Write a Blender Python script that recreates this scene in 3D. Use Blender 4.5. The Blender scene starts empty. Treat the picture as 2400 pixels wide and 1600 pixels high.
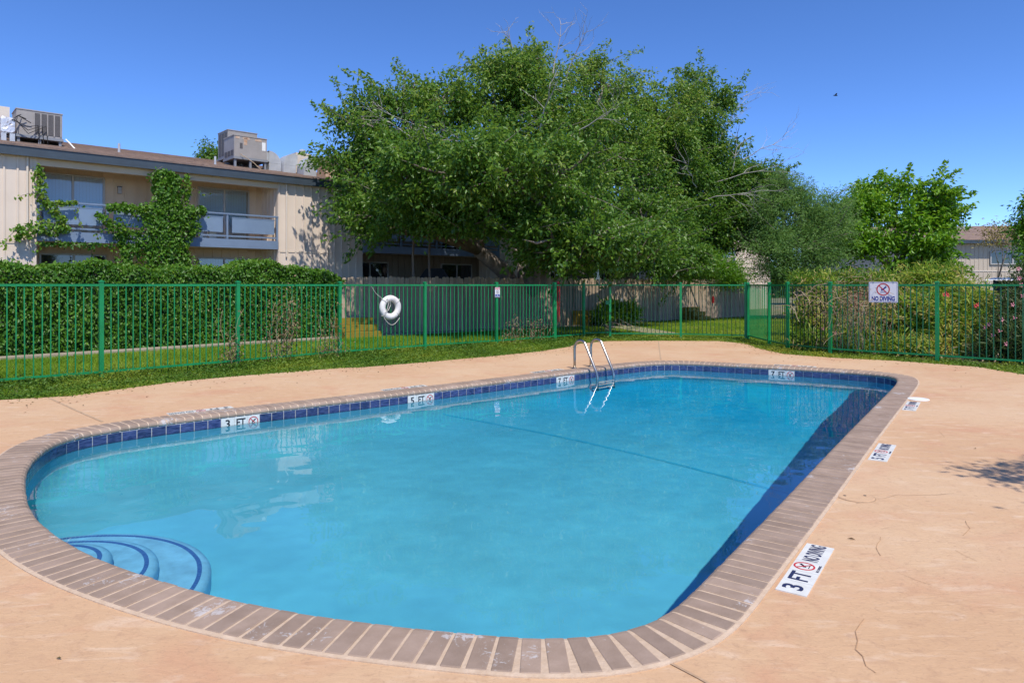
import bpy, math, random
import numpy as np
from mathutils import Vector, Matrix
from mathutils.geometry import delaunay_2d_cdt

random.seed(7)
RNG = np.random.default_rng(11)
SC = bpy.context.scene
COL = SC.collection
R = math.radians

# ------------------------------------------------------------------ camera
EYE = 1.57
cam = bpy.data.objects.new('camera', bpy.data.cameras.new('camera'))
COL.objects.link(cam)
cam.location = (0, 0, EYE)
cam.rotation_euler = (R(90), 0, 0)
cam.data.lens = 24.0
cam.data.sensor_width = 36.0
cam.data.shift_y = -0.055
cam.data.clip_start = 0.05
cam.data.clip_end = 2000
SC.camera = cam

# ------------------------------------------------------------------ sky and sun
SUN_EL = R(58)
SUN_H = Vector((0.42, -0.91)).normalized()
world = bpy.data.worlds.new('World')
SC.world = world
world.use_nodes = True
wn, wl = world.node_tree.nodes, world.node_tree.links
sky = wn.new('ShaderNodeTexSky')
sky.sky_type = 'NISHITA'
sky.sun_disc = False
sky.sun_elevation = SUN_EL
sky.sun_rotation = math.atan2(SUN_H.x, SUN_H.y)
sky.altitude = 2000
sky.air_density = 0.62
sky.dust_density = 0.0
sky.ozone_density = 4.0
hsv = wn.new('ShaderNodeHueSaturation')
hsv.inputs['Saturation'].default_value = 1.16
hsv.inputs['Hue'].default_value = 0.507
wl.new(sky.outputs[0], hsv.inputs['Color'])
wl.new(hsv.outputs[0], wn['Background'].inputs[0])
wn['Background'].inputs[1].default_value = 0.15

sun = bpy.data.objects.new('sun', bpy.data.lights.new('sun', 'SUN'))
COL.objects.link(sun)
sun.data.energy = 2.8
sun.data.angle = R(0.7)
sun.data.color = (1.0, 0.95, 0.87)
sdir = Vector((-SUN_H.x * math.cos(SUN_EL), -SUN_H.y * math.cos(SUN_EL), -math.sin(SUN_EL)))
sun.rotation_euler = sdir.to_track_quat('-Z', 'Y').to_euler()
sun.location = (6, -10, 20)
sun.data.cycles.is_caustics_light = True      # sunlight refracts through the pool water

SC.view_settings.view_transform = 'Standard'
SC.view_settings.look = 'None'
SC.view_settings.exposure = 0.85
SC.view_settings.gamma = 1.0
SC.view_settings.use_curve_mapping = False
SC.render.engine = 'CYCLES'
SC.cycles.caustics_reflective = False
SC.cycles.max_bounces = 8
SC.cycles.sample_clamp_indirect = 4.0

# ------------------------------------------------------------------ helpers
class MB:
    """collects shapes into one mesh"""
    def __init__(s):
        s.v = []; s.f = []; s.m = []
    def add(s, v, f, m=0):
        b = len(s.v)
        s.v += [tuple(p) for p in v]
        s.f += [tuple(b + i for i in q) for q in f]
        s.m += [m] * len(f)
    def box(s, x0, x1, y0, y1, z0, z1, m=0):
        s.add([(x0,y0,z0),(x1,y0,z0),(x1,y1,z0),(x0,y1,z0),(x0,y0,z1),(x1,y0,z1),(x1,y1,z1),(x0,y1,z1)],
              [(3,2,1,0),(4,5,6,7),(0,1,5,4),(1,2,6,5),(2,3,7,6),(3,0,4,7)], m)
        return s
    def tube(s, pts, rad, n=8, m=0, cap=True):
        pts = [Vector(p) for p in pts]
        if not hasattr(rad, '__len__'): rad = [rad] * len(pts)
        rings = []; up = None
        for i, p in enumerate(pts):
            t = (pts[min(i+1, len(pts)-1)] - pts[max(i-1, 0)])
            if t.length < 1e-9: t = Vector((0,0,1))
            t.normalize()
            if up is None:
                up = Vector((0,0,1)) if abs(t.z) < .9 else Vector((1,0,0))
            a = t.cross(up)
            if a.length < 1e-6: a = t.cross(Vector((.3,.9,.1)))
            a.normalize(); b = a.cross(t).normalized(); up = b
            rings.append([p + (a*math.cos(2*math.pi*k/n) + b*math.sin(2*math.pi*k/n))*rad[i] for k in range(n)])
        v = [q for r in rings for q in r]; f = []
        for i in range(len(rings)-1):
            for k in range(n):
                f.append((i*n+k, i*n+(k+1) % n, (i+1)*n+(k+1) % n, (i+1)*n+k))
        if cap:
            f.append(tuple(range(n-1, -1, -1))); f.append(tuple((len(rings)-1)*n+k for k in range(n)))
        s.add(v, f, m)
        return s
    def lathe(s, prof, n=24, m=0):
        v = []; f = []
        for (r, z) in prof:
            for k in range(n):
                a = 2*math.pi*k/n; v.append((r*math.cos(a), r*math.sin(a), z))
        for i in range(len(prof)-1):
            for k in range(n):
                f.append((i*n+k, i*n+(k+1) % n, (i+1)*n+(k+1) % n, (i+1)*n+k))
        f.append(tuple((len(prof)-1)*n+k for k in range(n)))
        s.add(v, f, m)
        return s
    def prism(s, poly, z0, z1, m=0):
        n = len(poly)
        v = [(p[0], p[1], z0) for p in poly] + [(p[0], p[1], z1) for p in poly]
        f = [tuple(range(n-1, -1, -1)), tuple(range(n, 2*n))] + [(i, (i+1) % n, n+(i+1) % n, n+i) for i in range(n)]
        s.add(v, f, m)
        return s
    def data(s, name, mats, smooth=False):
        me = bpy.data.meshes.new(name)
        me.from_pydata(s.v, [], s.f)
        for m in (mats if isinstance(mats, (list, tuple)) else [mats]): me.materials.append(m)
        if any(s.m): me.polygons.foreach_set('material_index', s.m)
        if smooth: me.polygons.foreach_set('use_smooth', [True]*len(me.polygons))
        me.update()
        return me
    def build(s, name, mats, parent=None, smooth=False, loc=None, rot=None):
        return link(name, s.data(name, mats, smooth), parent, loc, rot)

def link(name, data, parent=None, loc=None, rot=None):
    o = bpy.data.objects.new(name, data)
    COL.objects.link(o)
    if parent: o.parent = parent
    if loc is not None: o.location = loc
    if rot is not None: o.rotation_euler = rot
    return o

def tag(o, label=None, cat=None, group=None, kind=None):
    if label: o['label'] = label
    if cat: o['category'] = cat
    if group: o['group'] = group
    if kind: o['kind'] = kind
    return o

def thing(name, label, cat, loc=(0,0,0), rz=0, group=None):
    o = bpy.data.objects.new(name, None); COL.objects.link(o)
    o.location = loc; o.rotation_euler = (0, 0, rz); o.empty_display_size = .2
    return tag(o, label, cat, group)

def np_mesh(name, V, F, mat, parent=None, face_attr=None, smooth=False):
    """V (n,3), F (m,k) numpy -> object"""
    me = bpy.data.meshes.new(name)
    k = F.shape[1]
    me.vertices.add(len(V)); me.vertices.foreach_set('co', np.ascontiguousarray(V, np.float32).ravel())
    me.loops.add(F.size); me.loops.foreach_set('vertex_index', np.ascontiguousarray(F, np.int32).ravel())
    me.polygons.add(len(F))
    me.polygons.foreach_set('loop_start', np.arange(0, F.size, k, dtype=np.int32))
    me.materials.append(mat)
    if face_attr is not None:
        a = me.attributes.new('tint', 'FLOAT', 'FACE'); a.data.foreach_set('value', np.ascontiguousarray(face_attr, np.float32))
    if smooth: me.polygons.foreach_set('use_smooth', np.ones(len(F), bool))
    me.update(calc_edges=True)
    return link(name, me, parent)

# ------------------------------------------------------------------ materials
def mk(name, col, rough=.6, col2=None, scale=3.0, detail=6, ramp=(.35, .65), bump=0., bscale=None, metal=0.,
       spec=.5, objrand=0., stretch=None, coord='Object', world_space=False):
    m = bpy.data.materials.new(name); m.use_nodes = True
    nt = m.node_tree; n, l = nt.nodes, nt.links
    b = n['Principled BSDF']
    b.inputs['Base Color'].default_value = (*col, 1)
    b.inputs['Roughness'].default_value = rough
    b.inputs['Metallic'].default_value = metal
    b.inputs['Specular IOR Level'].default_value = spec
    src = None
    if world_space:
        g = n.new('ShaderNodeNewGeometry'); src = g.outputs['Position']
    else:
        tc = n.new('ShaderNodeTexCoord'); src = tc.outputs[coord]
    if stretch:
        mp = n.new('ShaderNodeMapping'); mp.inputs['Scale'].default_value = stretch
        l.new(src, mp.inputs['Vector']); src = mp.outputs[0]
    colout = None
    if col2 is not None:
        t = n.new('ShaderNodeTexNoise'); t.inputs['Scale'].default_value = scale; t.inputs['Detail'].default_value = detail
        t.inputs['Roughness'].default_value = .65
        l.new(src, t.inputs['Vector'])
        r = n.new('ShaderNodeValToRGB')
        r.color_ramp.elements[0].position = ramp[0]; r.color_ramp.elements[1].position = ramp[1]
        r.color_ramp.elements[0].color = (*col, 1); r.color_ramp.elements[1].color = (*col2, 1)
        l.new(t.outputs['Fac'], r.inputs['Fac']); colout = r.outputs[0]
    if objrand:
        oi = n.new('ShaderNodeObjectInfo')
        mr = n.new('ShaderNodeMapRange'); mr.inputs['To Min'].default_value = 1-objrand; mr.inputs['To Max'].default_value = 1+objrand
        l.new(oi.outputs['Random'], mr.inputs['Value'])
        mx = n.new('ShaderNodeMix'); mx.data_type = 'RGBA'; mx.blend_type = 'MULTIPLY'; mx.inputs['Factor'].default_value = 1
        if colout: l.new(colout, mx.inputs['A'])
        else: mx.inputs['A'].default_value = (*col, 1)
        l.new(mr.outputs[0], mx.inputs['B']); colout = mx.outputs['Result']
    if colout: l.new(colout, b.inputs['Base Color'])
    if bump:
        t2 = n.new('ShaderNodeTexNoise'); t2.inputs['Scale'].default_value = bscale or scale*6; t2.inputs['Detail'].default_value = 8
        l.new(src, t2.inputs['Vector'])
        bp = n.new('ShaderNodeBump'); bp.inputs['Strength'].default_value = bump; bp.inputs['Distance'].default_value = .02
        l.new(t2.outputs['Fac'], bp.inputs['Height']); l.new(bp.outputs[0], b.inputs['Normal'])
    return m

def leaf_mat(name, cols, rough=.45, trans=.35, spec=.4):
    m = bpy.data.materials.new(name); m.use_nodes = True
    nt = m.node_tree; n, l = nt.nodes, nt.links
    b = n['Principled BSDF']; b.inputs['Roughness'].default_value = rough; b.inputs['Specular IOR Level'].default_value = spec
    at = n.new('ShaderNodeAttribute'); at.attribute_name = 'tint'
    r = n.new('ShaderNodeValToRGB')
    els = r.color_ramp.elements
    while len(els) < len(cols): els.new(.5)
    for i, c in enumerate(cols):
        els[i].position = i/(len(cols)-1); els[i].color = (*c, 1)
    l.new(at.outputs['Fac'], r.inputs['Fac']); l.new(r.outputs[0], b.inputs['Base Color'])
    tr = n.new('ShaderNodeBsdfTranslucent')
    hs = n.new('ShaderNodeHueSaturation'); hs.inputs['Value'].default_value = 1.5; hs.inputs['Hue'].default_value = .485
    l.new(r.outputs[0], hs.inputs['Color']); l.new(hs.outputs[0], tr.inputs['Color'])
    mix = n.new('ShaderNodeMixShader'); mix.inputs[0].default_value = trans
    l.new(b.outputs[0], mix.inputs[1]); l.new(tr.outputs[0], mix.inputs[2])
    l.new(mix.outputs[0], n['Material Output'].inputs['Surface'])
    return m

M = {}
# deck: peach coating, pinkish worn patches, broom streaks
def deck_material():
    m = mk('deck_coating', (.53, .322, .175), .78, (.61, .392, .225), .55, 8, (.3, .72), world_space=True)
    nt = m.node_tree; n, l = nt.nodes, nt.links; b = n['Principled BSDF']
    base = b.inputs['Base Color'].links[0].from_socket
    g = [x for x in n if x.type == 'NEW_GEOMETRY'][0]
    def noise(scale, det, lo, hi, stretch=None, rough=.6):
        src = g.outputs['Position']
        if stretch:
            mp = n.new('ShaderNodeMapping'); mp.inputs['Scale'].default_value = stretch; mp.inputs['Rotation'].default_value = (0,0,.6)
            l.new(src, mp.inputs['Vector']); src = mp.outputs[0]
        t = n.new('ShaderNodeTexNoise'); t.inputs['Scale'].default_value = scale; t.inputs['Detail'].default_value = det
        t.inputs['Roughness'].default_value = rough; t.inputs['Distortion'].default_value = .6
        l.new(src, t.inputs['Vector'])
        mr = n.new('ShaderNodeMapRange'); mr.inputs['From Min'].default_value = lo; mr.inputs['From Max'].default_value = hi
        l.new(t.outputs['Fac'], mr.inputs['Value']); return mr.outputs[0], t
    def over(a, fac, col, blend='MIX'):
        mx = n.new('ShaderNodeMix'); mx.data_type = 'RGBA'; mx.blend_type = blend
        l.new(fac, mx.inputs['Factor']); l.new(a, mx.inputs['A']); mx.inputs['B'].default_value = (*col, 1)
        return mx.outputs['Result']
    def scaled(f, k):
        mu = n.new('ShaderNodeMath'); mu.operation = 'MULTIPLY'; mu.inputs[1].default_value = k; l.new(f, mu.inputs[0]); return mu.outputs[0]
    f, _ = noise(1.3, 6, .5, .68); c = over(base, scaled(f, .75), (.53, .275, .155))
    f, _ = noise(3.4, 8, .54, .68, (1, 3, 1)); c = over(c, scaled(f, .6), (.66, .48, .33))
    f, _ = noise(9, 8, .53, .68); c = over(c, scaled(f, .4), (.43, .245, .14))
    f, _ = noise(.55, 5, .46, .64); c = over(c, scaled(f, .5), (.60, .42, .26))
    f, _ = noise(23, 9, .57, .68); c = over(c, scaled(f, .45), (.40, .235, .14))
    f, _ = noise(60, 4, .57, .72); c = over(c, scaled(f, .35), (.30, .17, .095))
    l.new(c, b.inputs['Base Color'])
    _, t = noise(9, 12, 0, 1, (1, 2.2, 1), .72)
    bp = n.new('ShaderNodeBump'); bp.inputs['Strength'].default_value = .32; bp.inputs['Distance'].default_value = .03
    l.new(t.outputs['Fac'], bp.inputs['Height']); l.new(bp.outputs[0], b.inputs['Normal'])
    return m
M['deck'] = deck_material()
M['mortar'] = mk('mortar', (.47, .335, .225), .85, (.56, .42, .30), 14, bump=.3, bscale=60)
def brick_material():
    m = mk('coping_brick', (.268, .188, .135), .7, (.335, .24, .18), 6, world_space=True, objrand=.13)
    nt = m.node_tree; n, l = nt.nodes, nt.links; b = n['Principled BSDF']
    base = b.inputs['Base Color'].links[0].from_socket
    g = [x for x in n if x.type == 'NEW_GEOMETRY'][0]
    t = n.new('ShaderNodeTexNoise'); t.inputs['Scale'].default_value = 17; t.inputs['Detail'].default_value = 12; t.inputs['Roughness'].default_value = .75
    t.inputs['Distortion'].default_value = 1.2
    l.new(g.outputs['Position'], t.inputs['Vector'])
    big = n.new('ShaderNodeTexNoise'); big.inputs['Scale'].default_value = 2.2; big.inputs['Detail'].default_value = 3
    l.new(g.outputs['Position'], big.inputs['Vector'])
    mu = n.new('ShaderNodeMath'); mu.operation = 'MULTIPLY'; l.new(t.outputs['Fac'], mu.inputs[0]); l.new(big.outputs['Fac'], mu.inputs[1])
    mr = n.new('ShaderNodeMapRange'); mr.inputs['From Min'].default_value = .328; mr.inputs['From Max'].default_value = .36; mr.inputs['To Max'].default_value = .6
    l.new(mu.outputs[0], mr.inputs['Value'])
    mx = n.new('ShaderNodeMix'); mx.data_type = 'RGBA'; l.new(mr.outputs[0], mx.inputs['Factor']); l.new(base, mx.inputs['A'])
    mx.inputs['B'].default_value = (.55, .53, .52, 1); l.new(mx.outputs['Result'], b.inputs['Base Color'])
    t3 = n.new('ShaderNodeTexNoise'); t3.inputs['Scale'].default_value = 120; t3.inputs['Detail'].default_value = 4
    l.new(g.outputs['Position'], t3.inputs['Vector'])
    bp = n.new('ShaderNodeBump'); bp.inputs['Strength'].default_value = .22; bp.inputs['Distance'].default_value = .01
    l.new(t3.outputs['Fac'], bp.inputs['Height']); l.new(bp.outputs[0], b.inputs['Normal'])
    return m
M['brick'] = brick_material()
M['tile'] = mk('blue_tile', (.010, .017, .070), .22, (.075, .095, .215), 11, 8, (.36, .70), stretch=(1, 1, 4.5), world_space=True, objrand=.2)
M['grout'] = mk('tile_grout', (.45, .44, .43), .8)
M['white_tile'] = mk('white_tile', (.72, .71, .66), .35, (.62, .60, .54), 12)
M['ink'] = mk('black_ink', (.012, .012, .018), .5)
M['navy_ink'] = mk('navy_ink', (.02, .022, .07), .5)
M['red_ink'] = mk('red_ink', (.50, .02, .025), .5)
M['blue_ink'] = mk('blue_ink', (.012, .035, .26), .5)
M['sign_white'] = mk('sign_white', (.74, .74, .76), .35)
M['steel'] = mk('stainless_steel', (.36, .33, .29), .3, (.46, .43, .39), 9, metal=1.0)
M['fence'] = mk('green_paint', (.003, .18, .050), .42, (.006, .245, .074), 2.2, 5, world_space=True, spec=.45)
M['fence_mid'] = mk('dim_lit_green_paint', (.004, .10, .038), .5, (.012, .15, .06), 2.6, 5, world_space=True)  # same green, darkened to paint in the weak grazing sun on the right run
M['fence_dark'] = mk('shaded_green_paint', (.004, .038, .018), .5, (.006, .07, .03), 2.2, 5, world_space=True)  # same green again, tree shade on the far pickets put into the colour
M['wood'] = mk('weathered_wood', (.275, .19, .118), .85, (.45, .35, .245), 5, 8, (.3, .7), stretch=(6, 6, .6), bump=.3, bscale=30, objrand=.25)
M['siding'] = mk('beige_siding', (.66, .54, .43), .75, (.72, .60, .485), .8, 6, world_space=True)
M['siding_warm'] = mk('warm_siding', (.62, .47, .32), .8, (.68, .53, .37), .9, 6, world_space=True)  # warmer siding copy, offsets the blue sky light on the shaded recess wall
M['siding_shaded'] = mk('shaded_siding', (.21, .165, .12), .85, (.28, .22, .16), .9, 6, world_space=True)  # siding darkened, the shade behind the big tree painted into the colour
M['siding_trim'] = mk('cream_trim', (.66, .57, .47), .65)
M['fascia'] = mk('slate_fascia', (.035, .05, .066), .55, (.045, .065, .085), 2)
M['slate_blue'] = mk('slate_blue_paint', (.15, .205, .29), .5, (.175, .235, .33), 2)
M['shingle'] = mk('brown_shingles', (.16, .105, .08), .9, (.26, .175, .13), 4, 8, bump=.5, bscale=25, world_space=True)
M['panel'] = mk('rail_panel', (.17, .235, .335), .3, (.20, .27, .37), 1.5)
M['glass'] = mk('window_glass', (.018, .022, .026), .03, spec=.9)
M['blinds'] = mk('vertical_blinds', (.80, .80, .79), .6)
M['alu'] = mk('window_frame', (.42, .40, .37), .4)
M['hvac'] = mk('hvac_grey', (.29, .265, .245), .6, (.34, .31, .29), 3, objrand=.1)
M['hvac_dark'] = mk('coil_dark', (.07, .065, .065), .7, (.11, .10, .10), 40)
M['duct'] = mk('galvanised_duct', (.56, .57, .58), .42, (.44, .45, .47), 3, metal=.25)
M['foil'] = mk('foil', (.72, .72, .74), .3, (.5, .5, .53), 5, metal=.3)
M['rust'] = mk('rust_patch', (.42, .22, .12), .8, (.55, .45, .36), 8)
M['white'] = mk('white_plastic', (.78, .78, .76), .4)
M['ring'] = mk('ring_white', (.78, .76, .72), .55, (.68, .65, .60), 5)
M['rope'] = mk('rope', (.62, .58, .5), .9)
M['black'] = mk('black_cover', (.012, .012, .013), .7)
M['red'] = mk('red_paint', (.45, .012, .01), .4)
M['yellow'] = mk('yellow_paint', (.29, .205, .008), .7, (.19, .13, .012), 5, bump=.2)
M['concrete'] = mk('path_concrete', (.27, .215, .15), .85, (.37, .31, .235), 3, bump=.2, world_space=True)
M['bark'] = mk('bark', (.13, .105, .085), .9, (.25, .21, .175), 6, 8, stretch=(1, 1, .3), bump=.5, bscale=18)
M['twig'] = mk('dead_twig', (.34, .30, .27), .85, (.44, .40, .37), 6)
M['dry'] = mk('dry_stem', (.36, .26, .16), .9, (.47, .36, .24), 8)
M['soil'] = mk('dry_soil', (.23, .17, .11), .95, (.10, .13, .045), 1.6, 10, (.42, .56), bump=.5, bscale=12, world_space=True)
M['core'] = mk('hedge_stems', (.035, .04, .018), .95, (.06, .05, .03), 9)
M['crack'] = mk('crack_dirt', (.33, .19, .10), .95, (.47, .285, .16), 14)
M['joint'] = mk('joint_filler', (.52, .36, .23), .9, (.38, .24, .14), 12)
M['roofpad'] = mk('stand_steel', (.22, .23, .25), .6)
M['redwall'] = mk('dark_red_wall', (.10, .018, .012), .8, (.14, .03, .02), 3)
M['brownwall'] = mk('brown_wall', (.52, .43, .335), .8)
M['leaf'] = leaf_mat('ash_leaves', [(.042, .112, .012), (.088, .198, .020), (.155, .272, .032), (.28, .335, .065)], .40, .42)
M['leaf_dark'] = leaf_mat('dark_leaves', [(.026, .085, .010), (.052, .135, .014), (.10, .19, .02)], .45, .3)
M['leaf_feather'] = leaf_mat('grey_green_leaves', [(.085, .20, .038), (.145, .275, .058), (.205, .345, .085)], .5, .35)
M['leaf_bright'] = leaf_mat('bright_leaves', [(.07, .20, .008), (.135, .30, .014), (.23, .385, .028)], .4, .38)
M['leaf_ivy'] = leaf_mat('ivy_leaves', [(.034, .11, .007), (.066, .175, .011), (.112, .235, .016), (.205, .29, .026)], .42, .30, .35)
M['leaf_olean'] = leaf_mat('oleander_leaves', [(.07, .18, .012), (.155, .285, .02), (.28, .37, .036), (.45, .43, .08), (.50, .37, .13)], .5, .4)
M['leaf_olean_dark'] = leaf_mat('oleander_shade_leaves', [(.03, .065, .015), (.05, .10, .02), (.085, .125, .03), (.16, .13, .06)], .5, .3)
M['leaf_tan'] = leaf_mat('tan_leaves', [(.20, .17, .05), (.32, .26, .085), (.42, .33, .14)], .6, .3)
M['leaf_dry'] = leaf_mat('dry_leaves', [(.06, .09, .018), (.17, .12, .05), (.28, .19, .10), (.34, .23, .14)], .7, .25)
M['grass'] = leaf_mat('grass_blades', [(.085, .19, .007), (.145, .265, .012), (.215, .315, .02), (.32, .34, .06)], .55, .35, .25)
M['weed'] = leaf_mat('weed_leaves', [(.05, .125, .012), (.095, .185, .018), (.16, .24, .022), (.30, .30, .03)], .5, .3, .3)
M['petal_pink'] = mk('pink_petals', (.62, .22, .28), .6)
M['petal_red'] = mk('red_petals', (.65, .03, .05), .6)
M['petal_cream'] = mk('cream_petals', (.6, .5, .36), .7)

# pool plaster: blue paint, water's light loss painted in as deeper blue, faint mottling
def plaster_material(name, c_sh, c_dp, nscale=1.1, mott=(.89, 1.1)):
    m = bpy.data.materials.new(name); m.use_nodes = True
    nt = m.node_tree; n, l = nt.nodes, nt.links; b = n['Principled BSDF']
    b.inputs['Roughness'].default_value = .7; b.inputs['Specular IOR Level'].default_value = .1
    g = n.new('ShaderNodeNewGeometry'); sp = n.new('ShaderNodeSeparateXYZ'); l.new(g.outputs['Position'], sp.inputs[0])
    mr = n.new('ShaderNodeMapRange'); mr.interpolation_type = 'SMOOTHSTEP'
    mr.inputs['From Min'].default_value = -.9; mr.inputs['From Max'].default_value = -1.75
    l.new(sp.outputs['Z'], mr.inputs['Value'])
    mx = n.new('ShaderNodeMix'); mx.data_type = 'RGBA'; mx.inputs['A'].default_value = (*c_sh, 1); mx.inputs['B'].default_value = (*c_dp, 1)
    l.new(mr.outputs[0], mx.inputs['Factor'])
    t = n.new('ShaderNodeTexNoise'); t.inputs['Scale'].default_value = nscale; t.inputs['Detail'].default_value = 8; t.inputs['Roughness'].default_value = .6
    l.new(g.outputs['Position'], t.inputs['Vector'])
    m2 = n.new('ShaderNodeMapRange'); m2.inputs['From Min'].default_value = .3; m2.inputs['From Max'].default_value = .7
    m2.inputs['To Min'].default_value = mott[0]; m2.inputs['To Max'].default_value = mott[1]
    l.new(t.outputs['Fac'], m2.inputs['Value'])
    mm = n.new('ShaderNodeMix'); mm.data_type = 'RGBA'; mm.blend_type = 'MULTIPLY'; mm.inputs['Factor'].default_value = 1
    l.new(mx.outputs['Result'], mm.inputs['A']); l.new(m2.outputs[0], mm.inputs['B'])
    l.new(mm.outputs['Result'], b.inputs['Base Color'])
    return m
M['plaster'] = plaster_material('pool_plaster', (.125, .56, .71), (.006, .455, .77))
M['step_plaster'] = plaster_material('step_plaster', (.21, .57, .76), (.17, .53, .72), 6.0, (.76, 1.22))
M['line_blue'] = mk('faded_line', (.016, .43, .68), .6)
M['dark_blue'] = mk('navy_mosaic', (.02, .095, .32), .5, (.045, .17, .42), 30)

def water_material():
    m = bpy.data.materials.new('pool_water'); m.use_nodes = True
    nt = m.node_tree; nt.nodes.clear()
    o = nt.nodes.new('ShaderNodeOutputMaterial'); g = nt.nodes.new('ShaderNodeBsdfGlass')
    g.inputs['IOR'].default_value = 1.33; g.inputs['Roughness'].default_value = 0
    g.inputs['Color'].default_value = (.96, 1, 1, 1)
    nt.links.new(g.outputs[0], o.inputs['Surface'])
    return m
M['water'] = water_material()

# ------------------------------------------------------------------ the pool outline (metres, camera stands over the origin)
INNER = [(-3.77,5.27),(-3.48,4.87),(-3.22,4.58),(-2.88,4.28),(-2.56,4.03),(-2.31,3.87),(-2.04,3.71),(-1.80,3.59),(-1.56,3.47),
 (-1.29,3.35),(-1.02,3.26),(-.74,3.18),(-.45,3.12),(-.16,3.06),(.05,3.03),(.24,3.02),(.43,3.05),(.61,3.13),(.75,3.25),(.88,3.41),
 (1.09,3.72),(1.48,4.27),(1.97,4.94),(2.84,6.22),(3.88,7.69),(4.95,9.20),(5.69,10.23),(6.04,10.74),(6.34,11.18),(6.56,11.60),(6.60,11.90),
 (6.44,12.17),(6.02,12.50),(5.42,12.86),(5.06,13.04),(4.58,13.27),(4.21,13.47),(3.87,13.67),(3.49,13.82),(3.17,13.86),(2.88,13.79),
 (2.52,13.58),(2.09,13.23),(1.68,12.86),(1.12,12.34),(.37,11.67),(-.47,10.92),(-1.52,9.98),(-2.16,9.43),(-2.72,8.97),(-3.24,8.55),
 (-3.79,8.10),(-4.18,7.73),(-4.40,7.49),(-4.54,7.25),(-4.60,7.03),(-4.60,6.82),(-4.49,6.50),(-4.35,6.17),(-4.19,5.87),(-4.02,5.6)]
def smooth_loop(P, it=3):
    P = np.array(P, float)
    for _ in range(it):
        P = .25*np.roll(P, 1, 0) + .5*P + .25*np.roll(P, -1, 0) if _ == 0 else P
        Q = np.roll(P, -1, 0)
        P = np.stack([.75*P+.25*Q, .25*P+.75*Q], 1).reshape(-1, 2)
    return P
def resample(P, n):
    P = np.vstack([P, P[:1]]); d = np.r_[0, np.cumsum(np.linalg.norm(np.diff(P, axis=0), axis=1))]
    s = np.linspace(0, d[-1], n, endpoint=False)
    return np.stack([np.interp(s, d, P[:, 0]), np.interp(s, d, P[:, 1])], 1), d[-1]
LOOP, PERIM = resample(smooth_loop(INNER), 720)
def tangents(P, k=4):
    t = np.roll(P, -k, 0) - np.roll(P, k, 0); return t/np.linalg.norm(t, axis=1)[:, None]
TAN = tangents(LOOP)
OUTN = np.stack([TAN[:, 1], -TAN[:, 0]], 1)          # the loop runs counter-clockwise: outward is to the right
def loop_at(s):
    i = (s % PERIM)/PERIM*len(LOOP); a = int(i) % len(LOOP); b = (a+1) % len(LOOP); f = i-int(i)
    p = LOOP[a]*(1-f)+LOOP[b]*f; t = TAN[a]*(1-f)+TAN[b]*f; t = t/np.linalg.norm(t)
    return p, t, np.array((t[1], -t[0]))
def s_near(x, y):
    return np.argmin(((LOOP-np.array((x, y)))**2).sum(1))/len(LOOP)*PERIM
def offset(d): return LOOP + OUTN*d
COPE = .288
WATER_Z = -.145
def inside(P, poly):
    x, y = P[:, 0], P[:, 1]; c = np.zeros(len(P), bool); j = len(poly)-1
    for i in range(len(poly)):
        xi, yi = poly[i]; xj, yj = poly[j]
        if yi != yj:
            c ^= ((yi > y) != (yj > y)) & (x < (xj-xi)*(y-yi)/(yj-yi)+xi)
        j = i
    return c
def holed_sheet(outer, hole, z):
    v = [Vector(p) for p in outer] + [Vector(p) for p in hole]
    n, k = len(outer), len(hole)
    e = [(i, (i+1) % n) for i in range(n)] + [(n+i, n+(i+1) % k) for i in range(k)]
    vo, eo, fo, *_ = delaunay_2d_cdt(v, e, [], 0, 1e-5)
    vo = [tuple(p) for p in vo]
    cen = np.array([[sum(vo[i][0] for i in f)/3, sum(vo[i][1] for i in f)/3] for f in fo])
    ok = inside(cen, np.array(outer)) & ~inside(cen, np.array(hole))
    return [(p[0], p[1], z) for p in vo], [tuple(f) for f, q in zip(fo, ok) if q]

DECK = [(-13,2.4),(-9,7.0),(-7.0,9.34),(-6.28,9.66),(-5.5,11.05),(-4.81,11.74),(-3.24,12.95),(-2.87,13.05),(-1.76,13.92),(-.5,15.04),(.66,16.2),
 (1.4,17.3),(1.78,18.3),(2.67,19.15),(4.1,19.3),(5.85,19.15),(6.25,18.35),(6.15,16.8),(6.2,15.6),(6.87,14.85),(8.05,14.1),(8.95,13.1),(9.0,11.97),
 (12,9.2),(14,7),(14,-7),(-13,-7)]

# ------------------------------------------------------------------ ground
v, f = holed_sheet([(-260,-120),(260,-120),(260,420),(-260,420)], [tuple(p) for p in offset(COPE+.12)], -.045)
g = MB(); g.add(v, f); tag(g.build('ground', M['soil']), kind='structure')

v, f = holed_sheet(DECK, [tuple(p) for p in offset(COPE+.016)], 0.0)
d = MB(); d.add(v, f)
n = len(DECK)
d.add([(x, y, 0) for x, y in DECK]+[(x, y, -.09) for x, y in DECK], [(i, n+i, n+(i+1) % n, (i+1) % n) for i in range(n)])
deck = tag(d.build('pool_deck', M['deck']), kind='structure')

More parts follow.
